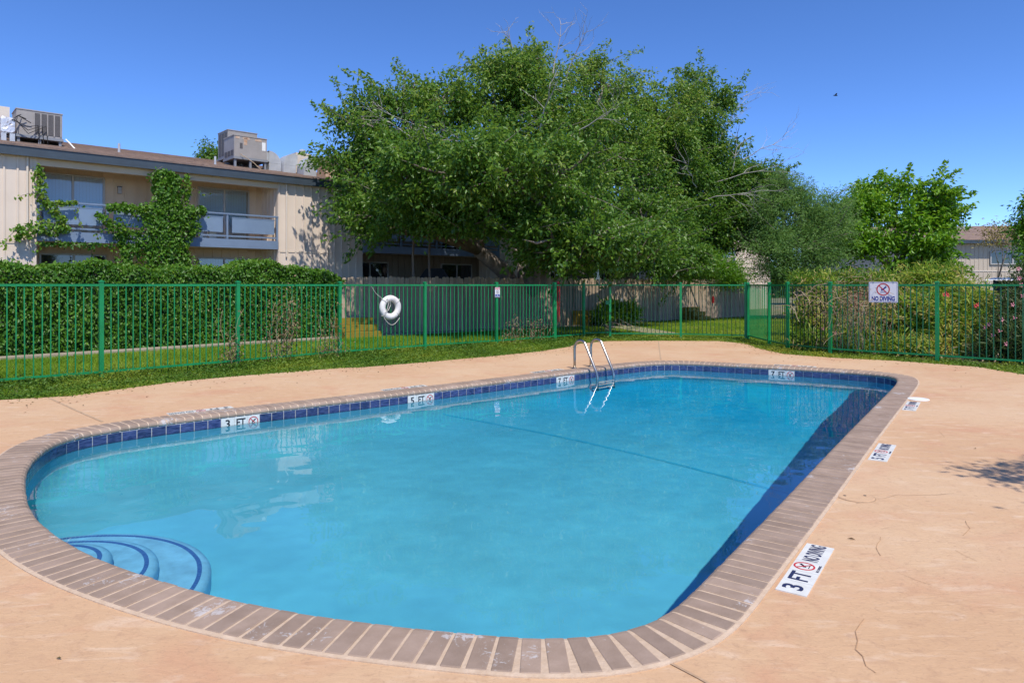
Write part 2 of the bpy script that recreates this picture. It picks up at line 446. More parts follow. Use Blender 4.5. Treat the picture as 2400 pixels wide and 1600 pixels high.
def ribbon(name, pts, w, z, mat, parent, jag=0., seed=0):
    rr = random.Random(seed)
    P = []
    for a, b in zip(pts[:-1], pts[1:]):
        k = max(2, int(math.dist(a, b)/.06)) if jag else 1
        for i in range(k): P.append(((a[0]+(b[0]-a[0])*i/k), (a[1]+(b[1]-a[1])*i/k)))
    P.append(pts[-1])
    if jag:
        wx = wy = 0.; Q = []
        for x, y in P:
            wx = wx*.75+rr.gauss(0, jag); wy = wy*.75+rr.gauss(0, jag); Q.append((x+wx, y+wy))
        P = Q
    V = []
    for i, p in enumerate(P):
        a, b = P[max(0, i-1)], P[min(len(P)-1, i+1)]
        t = Vector((b[0]-a[0], b[1]-a[1])).normalized()
        ww = w*(rr.uniform(.5, 1.3) if jag else 1)/2
        V += [(p[0]-t.y*ww, p[1]+t.x*ww, z), (p[0]+t.y*ww, p[1]-t.x*ww, z)]
    m = MB(); m.add(V, [(2*i+1, 2*i+3, 2*i+2, 2*i) for i in range(len(P)-1)])
    return m.build(name, mat, parent)
def gp(x, y, z=0):        # a place on the ground, from where the photograph shows it
    Y = 1600*(EYE-z)/(y-668); return ((x-1200)*Y/1600, Y)
ribbon('control_joint', [gp(114,932), gp(180,962), gp(240,988)], .03, .004, M['joint'], deck)
ribbon('control_joint', [gp(1567,1552), gp(1640,1590), gp(1760,1660)], .014, .004, M['joint'], deck)
ribbon('control_joint', [gp(1543,799), gp(1546,822), gp(1549,843)], .03, .004, M['joint'], deck)
for k, pl in enumerate([[(2018,1447),(2008,1478),(2012,1520),(2030,1550),(2040,1572)], [(2062,1260),(2056,1282),(2061,1300)],
        [(2254,1220),(2262,1236),(2252,1252)], [(2100,1340),(2180,1372)], [(2240,1290),(2290,1316)], [(2200,1010),(2206,1024)],
        [(2130,1052),(2230,1062),(2300,1068)], [(2008,1180),(2110,1160),(2240,1158)]]):
    ribbon('crack', [gp(*p) for p in pl], [.0042, .0035, .0035, .002, .002, .003, .003, .004][k], .003, M['crack'] if k < 6 else M['joint'], deck, .009, k)

# ------------------------------------------------------------------ pool basin: walls, floor, steps
def e_uv(p): return ((p[..., 0]+p[..., 1])/2**.5, (p[..., 1]-p[..., 0])/2**.5)
def floor_z(u):
    return np.interp(u, [0, 3.6, 7.25, 10.2, 13.5], [-.98, -1.0, -1.3, -1.65, -1.7])
CV = .28
wallP = offset(-.0)
bm_ = MB()
nL = len(LOOP)
u_, _v = e_uv(LOOP)
zt = -.05; zb = floor_z(u_)+CV
V = [(p[0], p[1], zt) for p in LOOP]+[(p[0], p[1], z) for p, z in zip(LOOP, zb)]
bm_.add(V, [(i, (i+1) % nL, nL+(i+1) % nL, nL+i) for i in range(nL)])
gx = np.arange(-4.8, 6.9, .14); gy = np.arange(2.9, 14.1, .14)
G = np.stack(np.meshgrid(gx, gy), -1).reshape(-1, 2)
G = G[inside(G, LOOP[::4])]
dist = np.sqrt(((G[:, None, :]-LOOP[None, ::3, :])**2).sum(2)).min(1)
G = G[dist > .05]; dist = dist[dist > .05]
ring2 = LOOP[::3]
allp = [Vector(p) for p in ring2]+[Vector(p) for p in G]
k = len(ring2)
vo, eo, fo, ov, *_ = delaunay_2d_cdt(allp, [(i, (i+1) % k) for i in range(k)], [], 0, 1e-6)
dd = np.r_[np.zeros(k), dist]
VO = np.array([tuple(p) for p in vo])
dv = np.array([dd[o[0]] if len(o) else .1 for o in ov])
uu, _ = e_uv(VO)
hh = np.where(dv < CV, CV-np.sqrt(np.maximum(0, CV**2-(CV-np.minimum(dv, CV))**2)), 0)
zz = floor_z(uu)+hh
cen = VO[np.array([list(q)[:3] for q in fo])].mean(1)
okf = inside(cen, LOOP[::3])
bm_.add([(x, y, z) for (x, y), z in zip(VO, zz)], [tuple(q) for q, o in zip(fo, okf) if o])
basin = tag(bm_.build('pool_basin', M['plaster'], smooth=True), kind='structure')
basin.cycles.is_caustics_receiver = True

# dark line where the slope breaks at the five foot marks
brk = []
for t in np.linspace(0, 1, 40):
    a = np.array(((6.5-8.05)/2**.5, (6.5+8.05)/2**.5)); b = np.array(((6.6-2.43)/2**.5, (6.6+2.43)/2**.5))
    p = a*(1-t)+b*t+np.array((.7071, .7071))*.22*math.sin(math.pi*t)
    brk.append(p)
brk = np.array(brk)
m = MB(); V = []
for p in brk:
    dl = np.sqrt(((LOOP-p)**2).sum(1)).min(); h = CV-math.sqrt(max(0, CV**2-(CV-min(dl, CV))**2))
    z = float(floor_z((p[0]+p[1])/2**.5))+h+.012
    V += [(p[0]-.018, p[1]-.018, z), (p[0]+.018, p[1]+.018, z+.001)]
m.add(V, [(2*i, 2*i+1, 2*i+3, 2*i+2) for i in range(len(brk)-1)])
o = m.build('slope_line', M['line_blue'], basin); o.cycles.is_caustics_receiver = True

# three curved entry steps against the rounded shallow end, each with a mosaic edge band
SU, SV = .90, 5.13
sc_ = np.array(((SU-SV)/2**.5, (SU+SV)/2**.5))
for (rad, ztop, zbot) in ((1.02, -.74, -1.02), (.70, -.51, -.745), (.43, -.285, -.515)):
    prof = [(rad-.20, ztop), (rad-.055, ztop), (rad-.03, ztop-.008), (rad-.008, ztop-.032), (rad, ztop-.075), (rad, zbot)]
    st = MB(); na = 56
    A = np.linspace(-R(100), R(104), na)+R(45)
    V = []; F = []
    for a in A:
        for r, z in prof: V.append((sc_[0]+r*math.cos(a), sc_[1]+r*math.sin(a), z))
    q = len(prof)
    for i in range(na-1):
        for j in range(q-1): F.append((i*q+j, i*q+j+1, (i+1)*q+j+1, (i+1)*q+j))
    V.append((sc_[0], sc_[1], ztop)); c = len(V)-1
    for i in range(na-1): F.append((c, i*q, (i+1)*q))
    st.add(V, F)
    so = st.build('pool_step', M['step_plaster'], basin, smooth=True); so.cycles.is_caustics_receiver = True
    bd = MB(); nb = int(rad*195/57.3/.028)
    for i in range(nb):
        a0 = A[0]+(A[-1]-A[0])*i/nb; a1 = A[0]+(A[-1]-A[0])*(i+.86)/nb
        ri, ro = rad-.088, rad-.060
        bd.add([(sc_[0]+r*math.cos(a), sc_[1]+r*math.sin(a), ztop+zq) for zq in (0, .006) for r, a in ((ri, a0), (ro, a0), (ro, a1), (ri, a1))],
               [(4,5,6,7),(0,1,5,4),(1,2,6,5),(2,3,7,6),(3,0,4,7)])
    bo = tag(bd.build('mosaic_band', M['dark_blue'], so), kind='stuff'); bo.cycles.is_caustics_receiver = True

# grout backing behind the waterline tiles
gr = MB()
a = offset(-.006); b = offset(-.006)
gr.add([(p[0], p[1], -.047) for p in a]+[(p[0], p[1], -.212) for p in b], [(i, (i+1) % nL, nL+(i+1) % nL, nL+i) for i in range(nL)])
o = gr.build('tile_grout', M['grout'], basin); o.cycles.is_caustics_receiver = True

# ------------------------------------------------------------------ waterline tiles: one by one on the sides in view
tile_me = MB().box(-.0725, .0725, -.005, .006, -.0735, .0735).data('tile', M['tile'])
TP = .1545
NT = int(round(PERIM/TP)); TP = PERIM/NT
MARKS = {'3 FT': (-3.33, 8.47), '5 FT': (-1.33, 10.15), '7 FT': (1.04, 12.27), '7 FT ': (5.20, 12.97)}
mark_idx = {}
for kx, (x, y) in MARKS.items():
    i0 = int(round(s_near(x, y)/TP)); mark_idx[kx] = i0
taken = {j for i in mark_idx.values() for j in (i-1, i, i+1)}
hidden = MB()
for i in range(NT):
    if i in taken: continue
    p, t, nrm = loop_at((i+.5)*TP)
    # tiles of the near sides face away under the coping: one strip
    view = -p/np.linalg.norm(p)
    seen = (-nrm) @ (-p) > -.3
    q = p - nrm*.006
    rz = math.atan2(t[1], t[0])
    if seen:
        o = link('tile', tile_me, basin, (q[0], q[1], -.129), (0, 0, rz+math.pi))
        o.location = (q[0]-nrm[0]*0, q[1]-nrm[1]*0, -.129); o.cycles.is_caustics_receiver = True
    else:
        mm = Matrix.Translation((q[0], q[1], -.129)) @ Matrix.Rotation(rz+math.pi, 4, 'Z')
        bx = MB().box(-.0725, .0725, -.005, .006, -.0735, .0735)
        hidden.add([mm @ Vector(c) for c in bx.v], bx.f)
o = tag(hidden.build('tile_strip', M['tile'], basin), kind='stuff'); o.cycles.is_caustics_receiver = True

# ------------------------------------------------------------------ coping
mo = MB()
prof = [(COPE+.024, -.03), (COPE+.020, .006), (COPE+.002, .0095), (.034, .0105), (.012, .0065), (-.0045, -.005), (-.0125, -.021), (-.004, -.05), (.03, -.052)]
V = []; F = []; q = len(prof)
for i in range(nL):
    for dx, z in prof: V.append((LOOP[i][0]+OUTN[i][0]*dx, LOOP[i][1]+OUTN[i][1]*dx, z))
for i in range(nL):
    j = (i+1) % nL
    for k in range(q-1): F.append((i*q+k, i*q+k+1, j*q+k+1, j*q+k))
mo.add(V, F)
coping = tag(mo.build('pool_coping', M['mortar'], smooth=False), kind='structure')
bp = [(COPE, -.02), (COPE, .009), (COPE-.004, .013), (.035, .013), (.012, .009), (-.006, -.003), (-.015, -.02), (-.015, -.038), (-.008, -.048), (.03, -.049)]
def brick_data(w, sd):
    b = MB(); V = []; q = len(bp); rr = random.Random(sd)
    for x in (-w/2, -w/2+.004, w/2-.004, w/2):
        e = .0022 if abs(x) == w/2 else 0
        for k, (y, z) in enumerate(bp): V.append((x, y-(e if k < 2 else -e if k > 3 else 0), z-(e if 1 <= k <= 5 else 0)+rr.uniform(-.0004, .0004)))
    F = [tuple(range(q)), tuple(range(4*q-1, 3*q-1, -1))]
    for s_ in range(3):
        for k in range(q-1): F.append((s_*q+k+1, s_*q+k, (s_+1)*q+k, (s_+1)*q+k+1))
    b.add(V, F)
    return b.data('brick', M['brick'])
NB = int(round(PERIM/.0985)); BPITCH = PERIM/NB
brick_me = [brick_data(BPITCH-.0125, k) for k in range(4)]
order = []
for i in range(NB):
    p, t, nrm = loop_at((i+.5)*BPITCH)
    order.append((float(np.hypot(*p)), i, p, t, nrm))
order.sort(key=lambda r: r[0])
rest = MB()
for r_, i, p, t, nrm in order:
    rr = random.Random(i)
    rz = math.atan2(-nrm[0], nrm[1])+rr.uniform(-.012, .012)
    loc = (p[0]+nrm[0]*rr.uniform(-.002, .002), p[1]+nrm[1]*rr.uniform(-.002, .002), rr.uniform(-.001, .0015))
    me = brick_me[i % 4]
    rest_it = False
    if i in {q_[1] for q_ in order[298:]}: rest_it = True
    if not rest_it:
        link('brick', me, coping, loc, (0, 0, rz))
    else:
        mm = Matrix.Translation(loc) @ Matrix.Rotation(rz, 4, 'Z')
        rest.add([mm @ v_.co for v_ in me.vertices], [tuple(pl.vertices) for pl in me.polygons])
if rest.v: tag(rest.build('far_bricks', M['brick'], coping), kind='stuff')

# ------------------------------------------------------------------ water
ST = .028
gx = np.arange(-4.9, 7.0, ST); gy = np.arange(2.7, 14.3, ST)
X, Y = np.meshgrid(gx, gy)
rw = np.random.default_rng(3)
Z = np.full_like(X, WATER_Z)
for lam, amp, cnt in ((1.6, .0007, 5), (.7, .00036, 7), (.36, .00020, 8), (.22, .00008, 9), (.13, .000025, 9)):
    for _ in range(cnt):
        th = rw.uniform(0, 2*math.pi); ph = rw.uniform(0, 6.28); l_ = lam*rw.uniform(.75, 1.3)
        Z += amp/math.sqrt(cnt)*np.sin(2*math.pi/l_*(X*math.cos(th)+Y*math.sin(th))+ph)*1.2
P = np.stack([X, Y, Z], -1).reshape(-1, 3)
ny, nx = X.shape
ii = (np.arange(ny-1)[:, None]*nx+np.arange(nx-1)[None, :]).ravel()
F = np.stack([ii, ii+1, ii+nx+1, ii+nx], 1)
big = np.array(offset(.06))[::4]
keep = inside(P[:, :2], big)
F = F[keep[F].all(1)]
used = np.unique(F); remap = np.zeros(len(P), int); remap[used] = np.arange(len(used))
wt = tag(np_mesh('pool_water', P[used], remap[F], M['water'], smooth=True), kind='structure')
wt.cycles.is_caustics_caster = True

# ------------------------------------------------------------------ lettering and symbols
def text(body, size, mat, parent, loc, sx=1., align='CENTER', ext=.0006, name='lettering', bold=.022):
    c = bpy.data.curves.new(name, 'FONT'); c.body = body; c.size = size; c.extrude = ext
    c.align_x = align; c.align_y = 'CENTER'; c.resolution_u = 3; c.materials.append(mat)
    c.offset = size*bold
    tmp = link('tmp_text', c); dg = bpy.context.evaluated_depsgraph_get()
    me = bpy.data.meshes.new_from_object(tmp.evaluated_get(dg), depsgraph=dg)
    bpy.data.objects.remove(tmp); bpy.data.curves.remove(c)
    me.name = name
    if not me.materials: me.materials.append(mat)
    o = link(name, me, parent, loc); o.scale = (sx, 1, 1)
    return o
def ban_symbol(parent, cx, cy, r, z, ring_mat, fig_mat):
    m = MB(); n = 28; w = r*.17
    V = []
    for k in range(n):
        a = 2*math.pi*k/n
        for rad in (r, r-w): V += [(cx+rad*math.cos(a), cy+rad*math.sin(a), z), (cx+rad*math.cos(a), cy+rad*math.sin(a), z+.001)]
    F = []
    for k in range(n):
        a, b = 4*k, 4*((k+1) % n); F += [(a+1, b+1, b+3, a+3), (a, b, b+1, a+1), (a+2, a+3, b+3, b+2)]
    m.add(V, F)
    s = (r-w*.7)*.7071; h = w*.45*.7071
    m.add([(cx-s-h, cy+s-h, z+.0012), (cx+s-h, cy-s-h, z+.0012), (cx+s+h, cy-s+h, z+.0012), (cx-s+h, cy+s+h, z+.0012)], [(0,1,2,3)])
    m.build('ban_ring', ring_mat, parent)
    d = MB()   # the diver: head, body, arms, waves
    def bar(x0, y0, x1, y1, w0, w1):
        dx, dy = x1-x0, y1-y0; L = math.hypot(dx, dy); nx_, ny_ = -dy/L, dx/L
        d.add([(cx+r*(x0+nx_*w0), cy+r*(y0+ny_*w0), z+.0006), (cx+r*(x0-nx_*w0), cy+r*(y0-ny_*w0), z+.0006),
               (cx+r*(x1-nx_*w1), cy+r*(y1-ny_*w1), z+.0006), (cx+r*(x1+nx_*w1), cy+r*(y1+ny_*w1), z+.0006)], [(0,1,2,3)])
    bar(.42, .52, .0, .02, .06, .11); bar(.52, .40, .05, .05, .05, .08); bar(.02, .04, -.28, -.22, .1, .05); bar(.0, .1, -.30, .02, .06, .04)
    for k in range(3): bar(-.42+.3*k, -.46, -.16+.3*k, -.46, .045, .045)
    d.add([(cx+r*(-.20+.1*math.cos(a)), cy+r*(-.06+.1*math.sin(a)), z+.0008) for a in np.linspace(0, 6.28, 9)[:-1]], [tuple(range(8))])
    d.build('diver_figure', fig_mat, parent)

WALL_LBL = {'3 FT': 'wall depth marker tiles reading 3 FT, nearest the shallow end steps',
            '5 FT': 'wall depth marker tiles reading 5 FT, midway along the left pool wall',
            '7 FT': 'wall depth marker reading 7 FT just left of the pool ladder',
            '7 FT ': 'shaded wall depth marker reading 7 FT on the far end of the pool'}
for kx, i0 in mark_idx.items():
    root = None
    p, t, nrm = loop_at((i0+.5)*TP)
    q = p - nrm*.012
    root = thing('wall_depth_marker', WALL_LBL[kx], 'depth marker', (q[0], q[1], -.129), 0, 'depth markers on the pool wall')
    rd = -t                                               # left to right as seen from the water
    root.matrix_world = Matrix(((rd[0], 0, -nrm[0], q[0]), (rd[1], 0, -nrm[1], q[1]), (0, 1, 0, -.129), (0, 0, 0, 1)))
    for k, off in enumerate((-TP, 0, TP)):
        tl = MB().box(off-.0755, off+.0755, -.0735, .0735, -.012, 0).build('marker_tile', M['white_tile'], root); tl.cycles.is_caustics_receiver = True
        if k == 0: text(kx[0], .135, M['ink'], tl, (off, 0.0, .0005))
        elif k == 1: text('FT', .135, M['ink'], tl, (off, 0.0, .0005), .8)
        else: ban_symbol(tl, off, .0, .06, .0005, M['red_ink'], M['ink'])

def deck_marker(ft, x, y, ang, label, ink):
    root = thing('deck_depth_marker', label, 'depth marker', (x, y, .004), ang, 'depth markers on the deck')
    H = .152
    for k, (a, b) in enumerate(((0, .152), (.1545, .3065), (.309, .461), (.4635, .76))):
        tl = MB().box(a, b, -H/2, H/2, -.004, .002).build('marker_tile', M['white_tile'], root)
        c = (a+b)/2
        if k == 0: text(ft, .14, ink, tl, (c, 0, .0025), 1.1)
        elif k == 1: text('FT', .14, ink, tl, (c, 0, .0025), .85)
        elif k == 2:
            ban_symbol(tl, c, .014, .056, .0025, M['red_ink'], M['ink'])
            text('NO DIVING', .02, ink, tl, (c, -.062, .0025))
        else: text('NO DIVING', .115, ink, tl, (c, 0, .0025), .46)
    return root
da = math.atan2(.648, .45)
hx, hy = math.cos(da-math.pi/2)*.076, math.sin(da-math.pi/2)*.076
for ft, (x, y), lb in (('3', gp(1817,1381.5), 'near white deck marker reading 3 FT NO DIVING beside the brick coping'),
                       ('5', gp(2034,1077), 'middle one of the three white deck markers right of the pool, reading 5 FT'),
                       ('7', gp(2113.5,960.5), 'deck marker reading 7 FT beside the round white skimmer lid')):
    deck_marker(ft, x+hx, y+hy, da, lb, M['navy_ink'])
for ft, c, lb in (('3', gp(465,962), 'edge-on deck marker nearest the shallow end on the far deck'),
                  ('5', gp(944,909), 'edge-on deck marker midway along the left deck of the pool'),
                  ('7', gp(1275,868.5), 'edge-on deck marker left of the ladder feet'),
                  ('7', gp(1857,861), 'edge-on deck marker behind the far end of the pool')):
    p, t, nrm = loop_at(s_near(*c))
    q = p+nrm*(COPE+.115)
    tt = t                                                 # read from the far deck
    deck_marker(ft, q[0]-tt[0]*.38, q[1]-tt[1]*.38, math.atan2(tt[1], tt[0]), lb, M['ink'])

# ------------------------------------------------------------------ skimmer lid, deck cover
x, y = gp(2152, 936)
o = MB().lathe([(.135, 0), (.135, .008), (.128, .012), (.10, .013), (.095, .010), (.02, .010)], 32).build('skimmer_lid', M['white'], None, loc=(x, y, .001))
tag(o, 'round white skimmer lid on the deck near the far right coping', 'skimmer lid')
x, y = gp(2005, 1164)
cv = thing('deck_cover', 'round beige deck cover with two finger holes beside the coping', 'deck cover', (x, y, 0))
MB().lathe([(.128, 0), (.128, .003), (.122, .005), (.02, .005)], 32).build('lid', M['deck'], cv, loc=(0, 0, .002))
MB().lathe([(.137, .0), (.137, .002), (.128, .002)], 32)  .build('lid_gap', M['joint'], cv, loc=(0, 0, .001))
for sx in (-.075, .075):
    MB().lathe([(.011, 0), (.011, .001), (.002, .001)], 10).build('finger_hole', M['ink'], cv, loc=(sx, .01, .0072))

# ------------------------------------------------------------------ ladder
s0 = s_near(1.62, 12.81)
p, t, nrm = loop_at(s0)
inw = -nrm; al = -t
ladder = thing('pool_ladder', 'stainless steel pool ladder with two curved handrails at the deep end', 'ladder', (0, 0, 0))
base1 = np.array((1.24, 13.0)); 
dw = ((base1-p) @ nrm)
for k in range(2):
    b0 = p + nrm*.33 + al*(-.29+.46*k) 
    pth = [(0, 0), (0, .2), (0, .35)]
    for a in np.linspace(180, 48, 11): pth.append((.155+.155*math.cos(R(a)), .38+.155*math.sin(R(a))))
    pth += [(.50, .05), (.535, -.01), (.555, -.06), (.565, -.10), (.57, -.2), (.57, -.5), (.57, -1.35)]
    m = MB().tube([(b0[0]+inw[0]*s, b0[1]+inw[1]*s, z) for s, z in pth], .0245, 12)
    o = m.build('handrail', M['steel'], ladder, smooth=True); o.cycles.is_caustics_receiver = True
    MB().lathe([(.052, 0), (.052, .006), (.04, .018), (.026, .02)], 16).build('base_flange', M['steel'], ladder, loc=(b0[0], b0[1], .0))
for z in (-.5, -.8, -1.1):
    a = p + nrm*.33 + al*(-.29) + inw*.57; b = a + al*.46
    m = MB().tube([(a[0], a[1], z), (b[0], b[1], z)], .03, 8)
    o = m.build('tread', M['white'], ladder); o.cycles.is_caustics_receiver = True

# ------------------------------------------------------------------ green metal fences
PH = 1.60
picket_me = MB().box(-.008, .008, -.008, .008, .11, PH-.05).data('picket', M['fence'])
picket_md = MB().box(-.008, .008, -.008, .008, .11, PH-.05).data('picket', M['fence_mid'])
picket_dk = MB().box(-.008, .008, -.008, .008, .11, PH-.05).data('picket', M['fence_dark'])
pm = MB().box(-.033, .033, -.033, .033, -.08, PH+.02)
pm.add([(-.041,-.041,PH+.02),(.041,-.041,PH+.02),(.041,.041,PH+.02),(-.041,.041,PH+.02),(-.041,-.041,PH+.038),(.041,-.041,PH+.038),(.041,.041,PH+.038),(-.041,.041,PH+.038),(0,0,PH+.055)],
       [(3,2,1,0),(0,1,5,4),(1,2,6,5),(2,3,7,6),(3,0,4,7),(4,5,8),(5,6,8),(6,7,8),(7,4,8)])
post_me = pm.data('post', M['fence'])
def panel(root, a, b, gap=.117, inset=.04, zb=.09, dark=False):
    a, b = Vector(a), Vector(b); L = (b-a).length; dr = (b-a)/L; rz = math.atan2(dr.y, dr.x)
    c = (a+b)/2
    MB().box(-L/2+.033, L/2-.033, -.018, .018, PH-.05, PH-.012).build('top_rail', M['fence'], root, loc=(c.x, c.y, 0), rot=(0, 0, rz))
    MB().box(-L/2+.033, L/2-.033, -.016, .016, zb, zb+.034).build('bottom_rail', M['fence'], root, loc=(c.x, c.y, 0), rot=(0, 0, rz))
    n = max(2, int(round((L-.066)/gap)))
    for i in range(1, n):
        q = a+dr*(.033+(L-.066)*i/n)
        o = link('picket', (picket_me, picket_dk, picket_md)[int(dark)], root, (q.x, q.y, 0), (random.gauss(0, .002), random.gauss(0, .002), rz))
def fence_run(label, posts, skip=(), gaps={}, dark=()):
    root = thing('metal_fence', label, 'metal fence', (0, 0, 0), 0)
    for i, q in enumerate(posts):
        a = posts[max(0, i-1)]; b = posts[min(len(posts)-1, i+1)]
        link('post', post_me, root, (q[0], q[1], 0), (random.gauss(0, .003), random.gauss(0, .003), math.atan2(b[1]-a[1], b[0]-a[0])))
    for i, (a, b) in enumerate(zip(posts[:-1], posts[1:])):
        if i not in skip: panel(root, a, b, gaps.get(i, .117), dark=dark.get(i, 0) if isinstance(dark, dict) else i in dark)
    return root
FL = [(-10.2,8.2),(-8.6,9.85),(-6.93,11.52),(-5.33,13.26),(-3.80,15.05),(-2.12,16.6),(-.41,18.0),(1.2,19.5)]
fence_run('bright green picket fence run with the white life ring on it', FL)
FF = [(1.235,19.56),(2.15,20.45),(2.98,20.75),(5.07,20.5),(6.80,19.88)]
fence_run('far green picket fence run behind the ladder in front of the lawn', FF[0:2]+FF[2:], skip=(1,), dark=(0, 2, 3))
gate = thing('pool_gate', 'narrow green picket gate between two posts behind the pool ladder', 'gate', (0, 0, 0))
ga, gb = Vector(FF[1]), Vector(FF[2]); gd = (gb-ga).normalized()
panel(gate, ga+gd*.03, gb-gd*.03, .105, zb=.12, dark=True)
qq = gb-gd*.09
MB().box(-.05, .05, -.04, .04, .98, 1.1).build('latch', M['fence'], gate, loc=(qq.x, qq.y, 0))
FR = [(6.85,19.80),(6.76,17.95),(6.82,16.9),(7.33,15.72),(8.86,14.22),(10.45,12.55),(12.0,10.9),(13.6,9.3)]
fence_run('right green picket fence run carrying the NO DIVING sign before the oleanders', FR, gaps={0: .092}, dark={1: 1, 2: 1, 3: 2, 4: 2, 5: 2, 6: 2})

# ------------------------------------------------------------------ life ring on the left fence
fd = (Vector(FL[5])-Vector(FL[4])).normalized(); fnrm = Vector((fd.y, -fd.x))
tq = Vector(FL[4])+fd*1.25
lr = thing('life_ring', 'white life ring hanging on the green fence with a loose rope', 'life ring', (tq.x+fnrm.x*.085, tq.y+fnrm.y*.085, 1.05))
lr.matrix_world = Matrix(((fd.x, 0, fnrm.x, lr.location.x), (fd.y, 0, fnrm.y, lr.location.y), (0, 1, 0, 1.05), (0, 0, 0, 1)))
m = MB(); n1, n2 = 40, 16; V = []
for i in range(n1):
    a = 2*math.pi*i/n1
    for j in range(n2):
        b = 2*math.pi*j/n2; r = .212+.074*math.cos(b); V.append((r*math.cos(a), r*math.sin(a), .066*math.sin(b)))
m.add(V, [(i*n2+j, ((i+1) % n1)*n2+j, ((i+1) % n1)*n2+(j+1) % n2, i*n2+(j+1) % n2) for i in range(n1) for j in range(n2)])
m.build('ring_body', M['ring'], lr, smooth=True)
for a in (40, 140, 220, 320):
    pts = [((.222+.082*math.cos(b))*math.cos(R(a)), (.222+.082*math.cos(b))*math.sin(R(a)), .070*math.sin(b)) for b in np.linspace(0, 2*math.pi, 17)]
    MB().tube(pts, .007, 6).build('strap', M['rope'], lr)
pts = [(-.20, .15, .06), (-.12, .21, .075), (-.08, .12, .07), (-.13, -.02, .08), (-.2, -.12, .08), (-.1, -.05, .08), (-.02, .06, .05), (-.05, .16, .075)]
MB().tube(pts, .006, 6).build('rope', M['rope'], lr)
pts = [(-.2, -.2, .07)]+[(-.2+.42*t_, -.24-.16*math.sin(math.pi*t_), .06) for t_ in np.linspace(0, 1, 10)]
MB().tube(pts, .006, 6).build('rope', M['rope'], lr)
MB().tube([(-.22, .2, .03), (-.36, .33, -.04), (-.46, .49, -.06)], .004, 5).build('rope', M['rope'], lr)

# ------------------------------------------------------------------ signs
fd = (Vector(FL[6])-Vector(FL[5])).normalized(); fnrm = Vector((fd.y, -fd.x)); pp = Vector(FL[6])+fnrm*.045
sg = thing('rules_sign', 'small white sign with red top and blue foot on a green fence post', 'sign', (pp.x, pp.y, 1.37))
sg.matrix_world = Matrix(((fd.x, 0, fnrm.x, pp.x), (fd.y, 0, fnrm.y, pp.y), (0, 1, 0, 1.38), (0, 0, 0, 1)))
MB().box(-.08, .08, -.13, .13, -.008, 0).build('plate', M['sign_white'], sg)
MB().box(-.072, .072, .072, .122, 0, .001).build('red_band', M['red_ink'], sg)
MB().box(-.072, .072, -.122, -.052, 0, .001).build('blue_band', M['blue_ink'], sg)
text('DANGER', .042, M['sign_white'], sg, (0, .097, .0015), .75)
ban_symbol(sg, 0, .01, .048, .001, M['ink'], M['ink'])
text('NO', .03, M['sign_white'], sg, (0, -.073, .0015)); text('DIVING', .03, M['sign_white'], sg, (0, -.103, .0015), .85)

fd = (Vector(FR[4])-Vector(FR[3])).normalized(); fnrm = Vector((fd.y, -fd.x))
if fnrm.y > 0: fnrm = -fnrm
pp = Vector(FR[3])+fd*1.12+fnrm*.03
sd_x = fd
sg = thing('no_diving_sign', 'white NO DIVING sign with red ban circle and blue border', 'sign', (pp.x, pp.y, 1.43))
sg.matrix_world = Matrix(((fd.x, 0, fnrm.x, pp.x), (fd.y, 0, fnrm.y, pp.y), (0, 1, 0, 1.415), (0, 0, 0, 1)))
def rrect(w, h, r):
    P_ = []
    for cx, cy, a0 in ((w-r, h-r, 0), (-w+r, h-r, 90), (-w+r, -h+r, 180), (w-r, -h+r, 270)):
        for k in range(5): a = R(a0+90*k/4); P_.append((cx+r*math.cos(a), cy+r*math.sin(a)))
    return P_
SW, SH = .29, .225
MB().prism(rrect(SW, SH, .025), -.006, 0).build('plate', M['sign_white'], sg)
m = MB(); a_, b_ = rrect(SW-.012, SH-.012, .02), rrect(SW-.02, SH-.02, .016)
nn = len(a_); m.add([(x, y, .001) for x, y in a_+b_], [(i, (i+1) % nn, nn+(i+1) % nn, nn+i) for i in range(nn)]); m.build('border', M['blue_ink'], sg)
ban_symbol(sg, 0, .06, .135, .0012, M['red_ink'], M['blue_ink'])
text('NO DIVING', .135, M['blue_ink'], sg, (0, -.145, .0012), .66, bold=.04)
for sx in (-.2, .2): MB().box(sx-.012, sx+.012, SH-.03, SH+.012, .001, .004).build('strap', M['steel'], sg)

# ------------------------------------------------------------------ apartment building (its own axes: x along the front, y away from the pool)
BA = math.atan2(.6756, .7373)
BO = (22.9*-.6756, 22.9*.7373)
def bw(u, y, z): return (BO[0]+u*.7373-y*.6756, BO[1]+u*.6756+y*.7373, z)
def fp(x, y, yo=-.2):     # a place on the building front where the photograph shows it
    k = (x-1200)/1600; v_ = 22.9+yo; Zd = v_/(.7373-.6756*k)
    return (Zd*(.7373*k+.6756), yo, EYE+(668-y)*Zd/1600)
B = thing('apartment_building', 'long two storey beige apartment building with blue balconies behind the ivy hedge', 'building', (BO[0], BO[1], 0), BA)
PIERS = [(-7, 3.07), (9.99, 13.3), (20.2, 23.5), (30.4, 33.7), (40.6, 45.4)]
REC = [(3.07, 9.99), (13.3, 20.2), (23.5, 30.4), (33.7, 40.6)]
DEEP = 1.4
for (a, b) in PIERS:
    w = MB().box(a, b, 0, DEEP, -.05, 5.12).build('wall', M['siding'], B)
    bt = MB(); x = a+.02
    while x < b:
        bt.box(x, x+.045, -.03, .0, -.05, 5.118); x += .30
    y = .25
    while y < DEEP:
        bt.box(a-.018, a, y, y+.04, 0, 5.1); y += .3
    tag(bt.build('battens', M['siding'], w), kind='stuff')
    MB().box(a, b, -.036, -.031, 2.74, 2.765).build('seam_strip', M['siding_trim'] if a > 0 else M['brownwall'], w)
bk = MB().box(-7, 13.0, DEEP, DEEP+.2, -.05, 5.2).build('back_wall', M['siding_warm'], B)
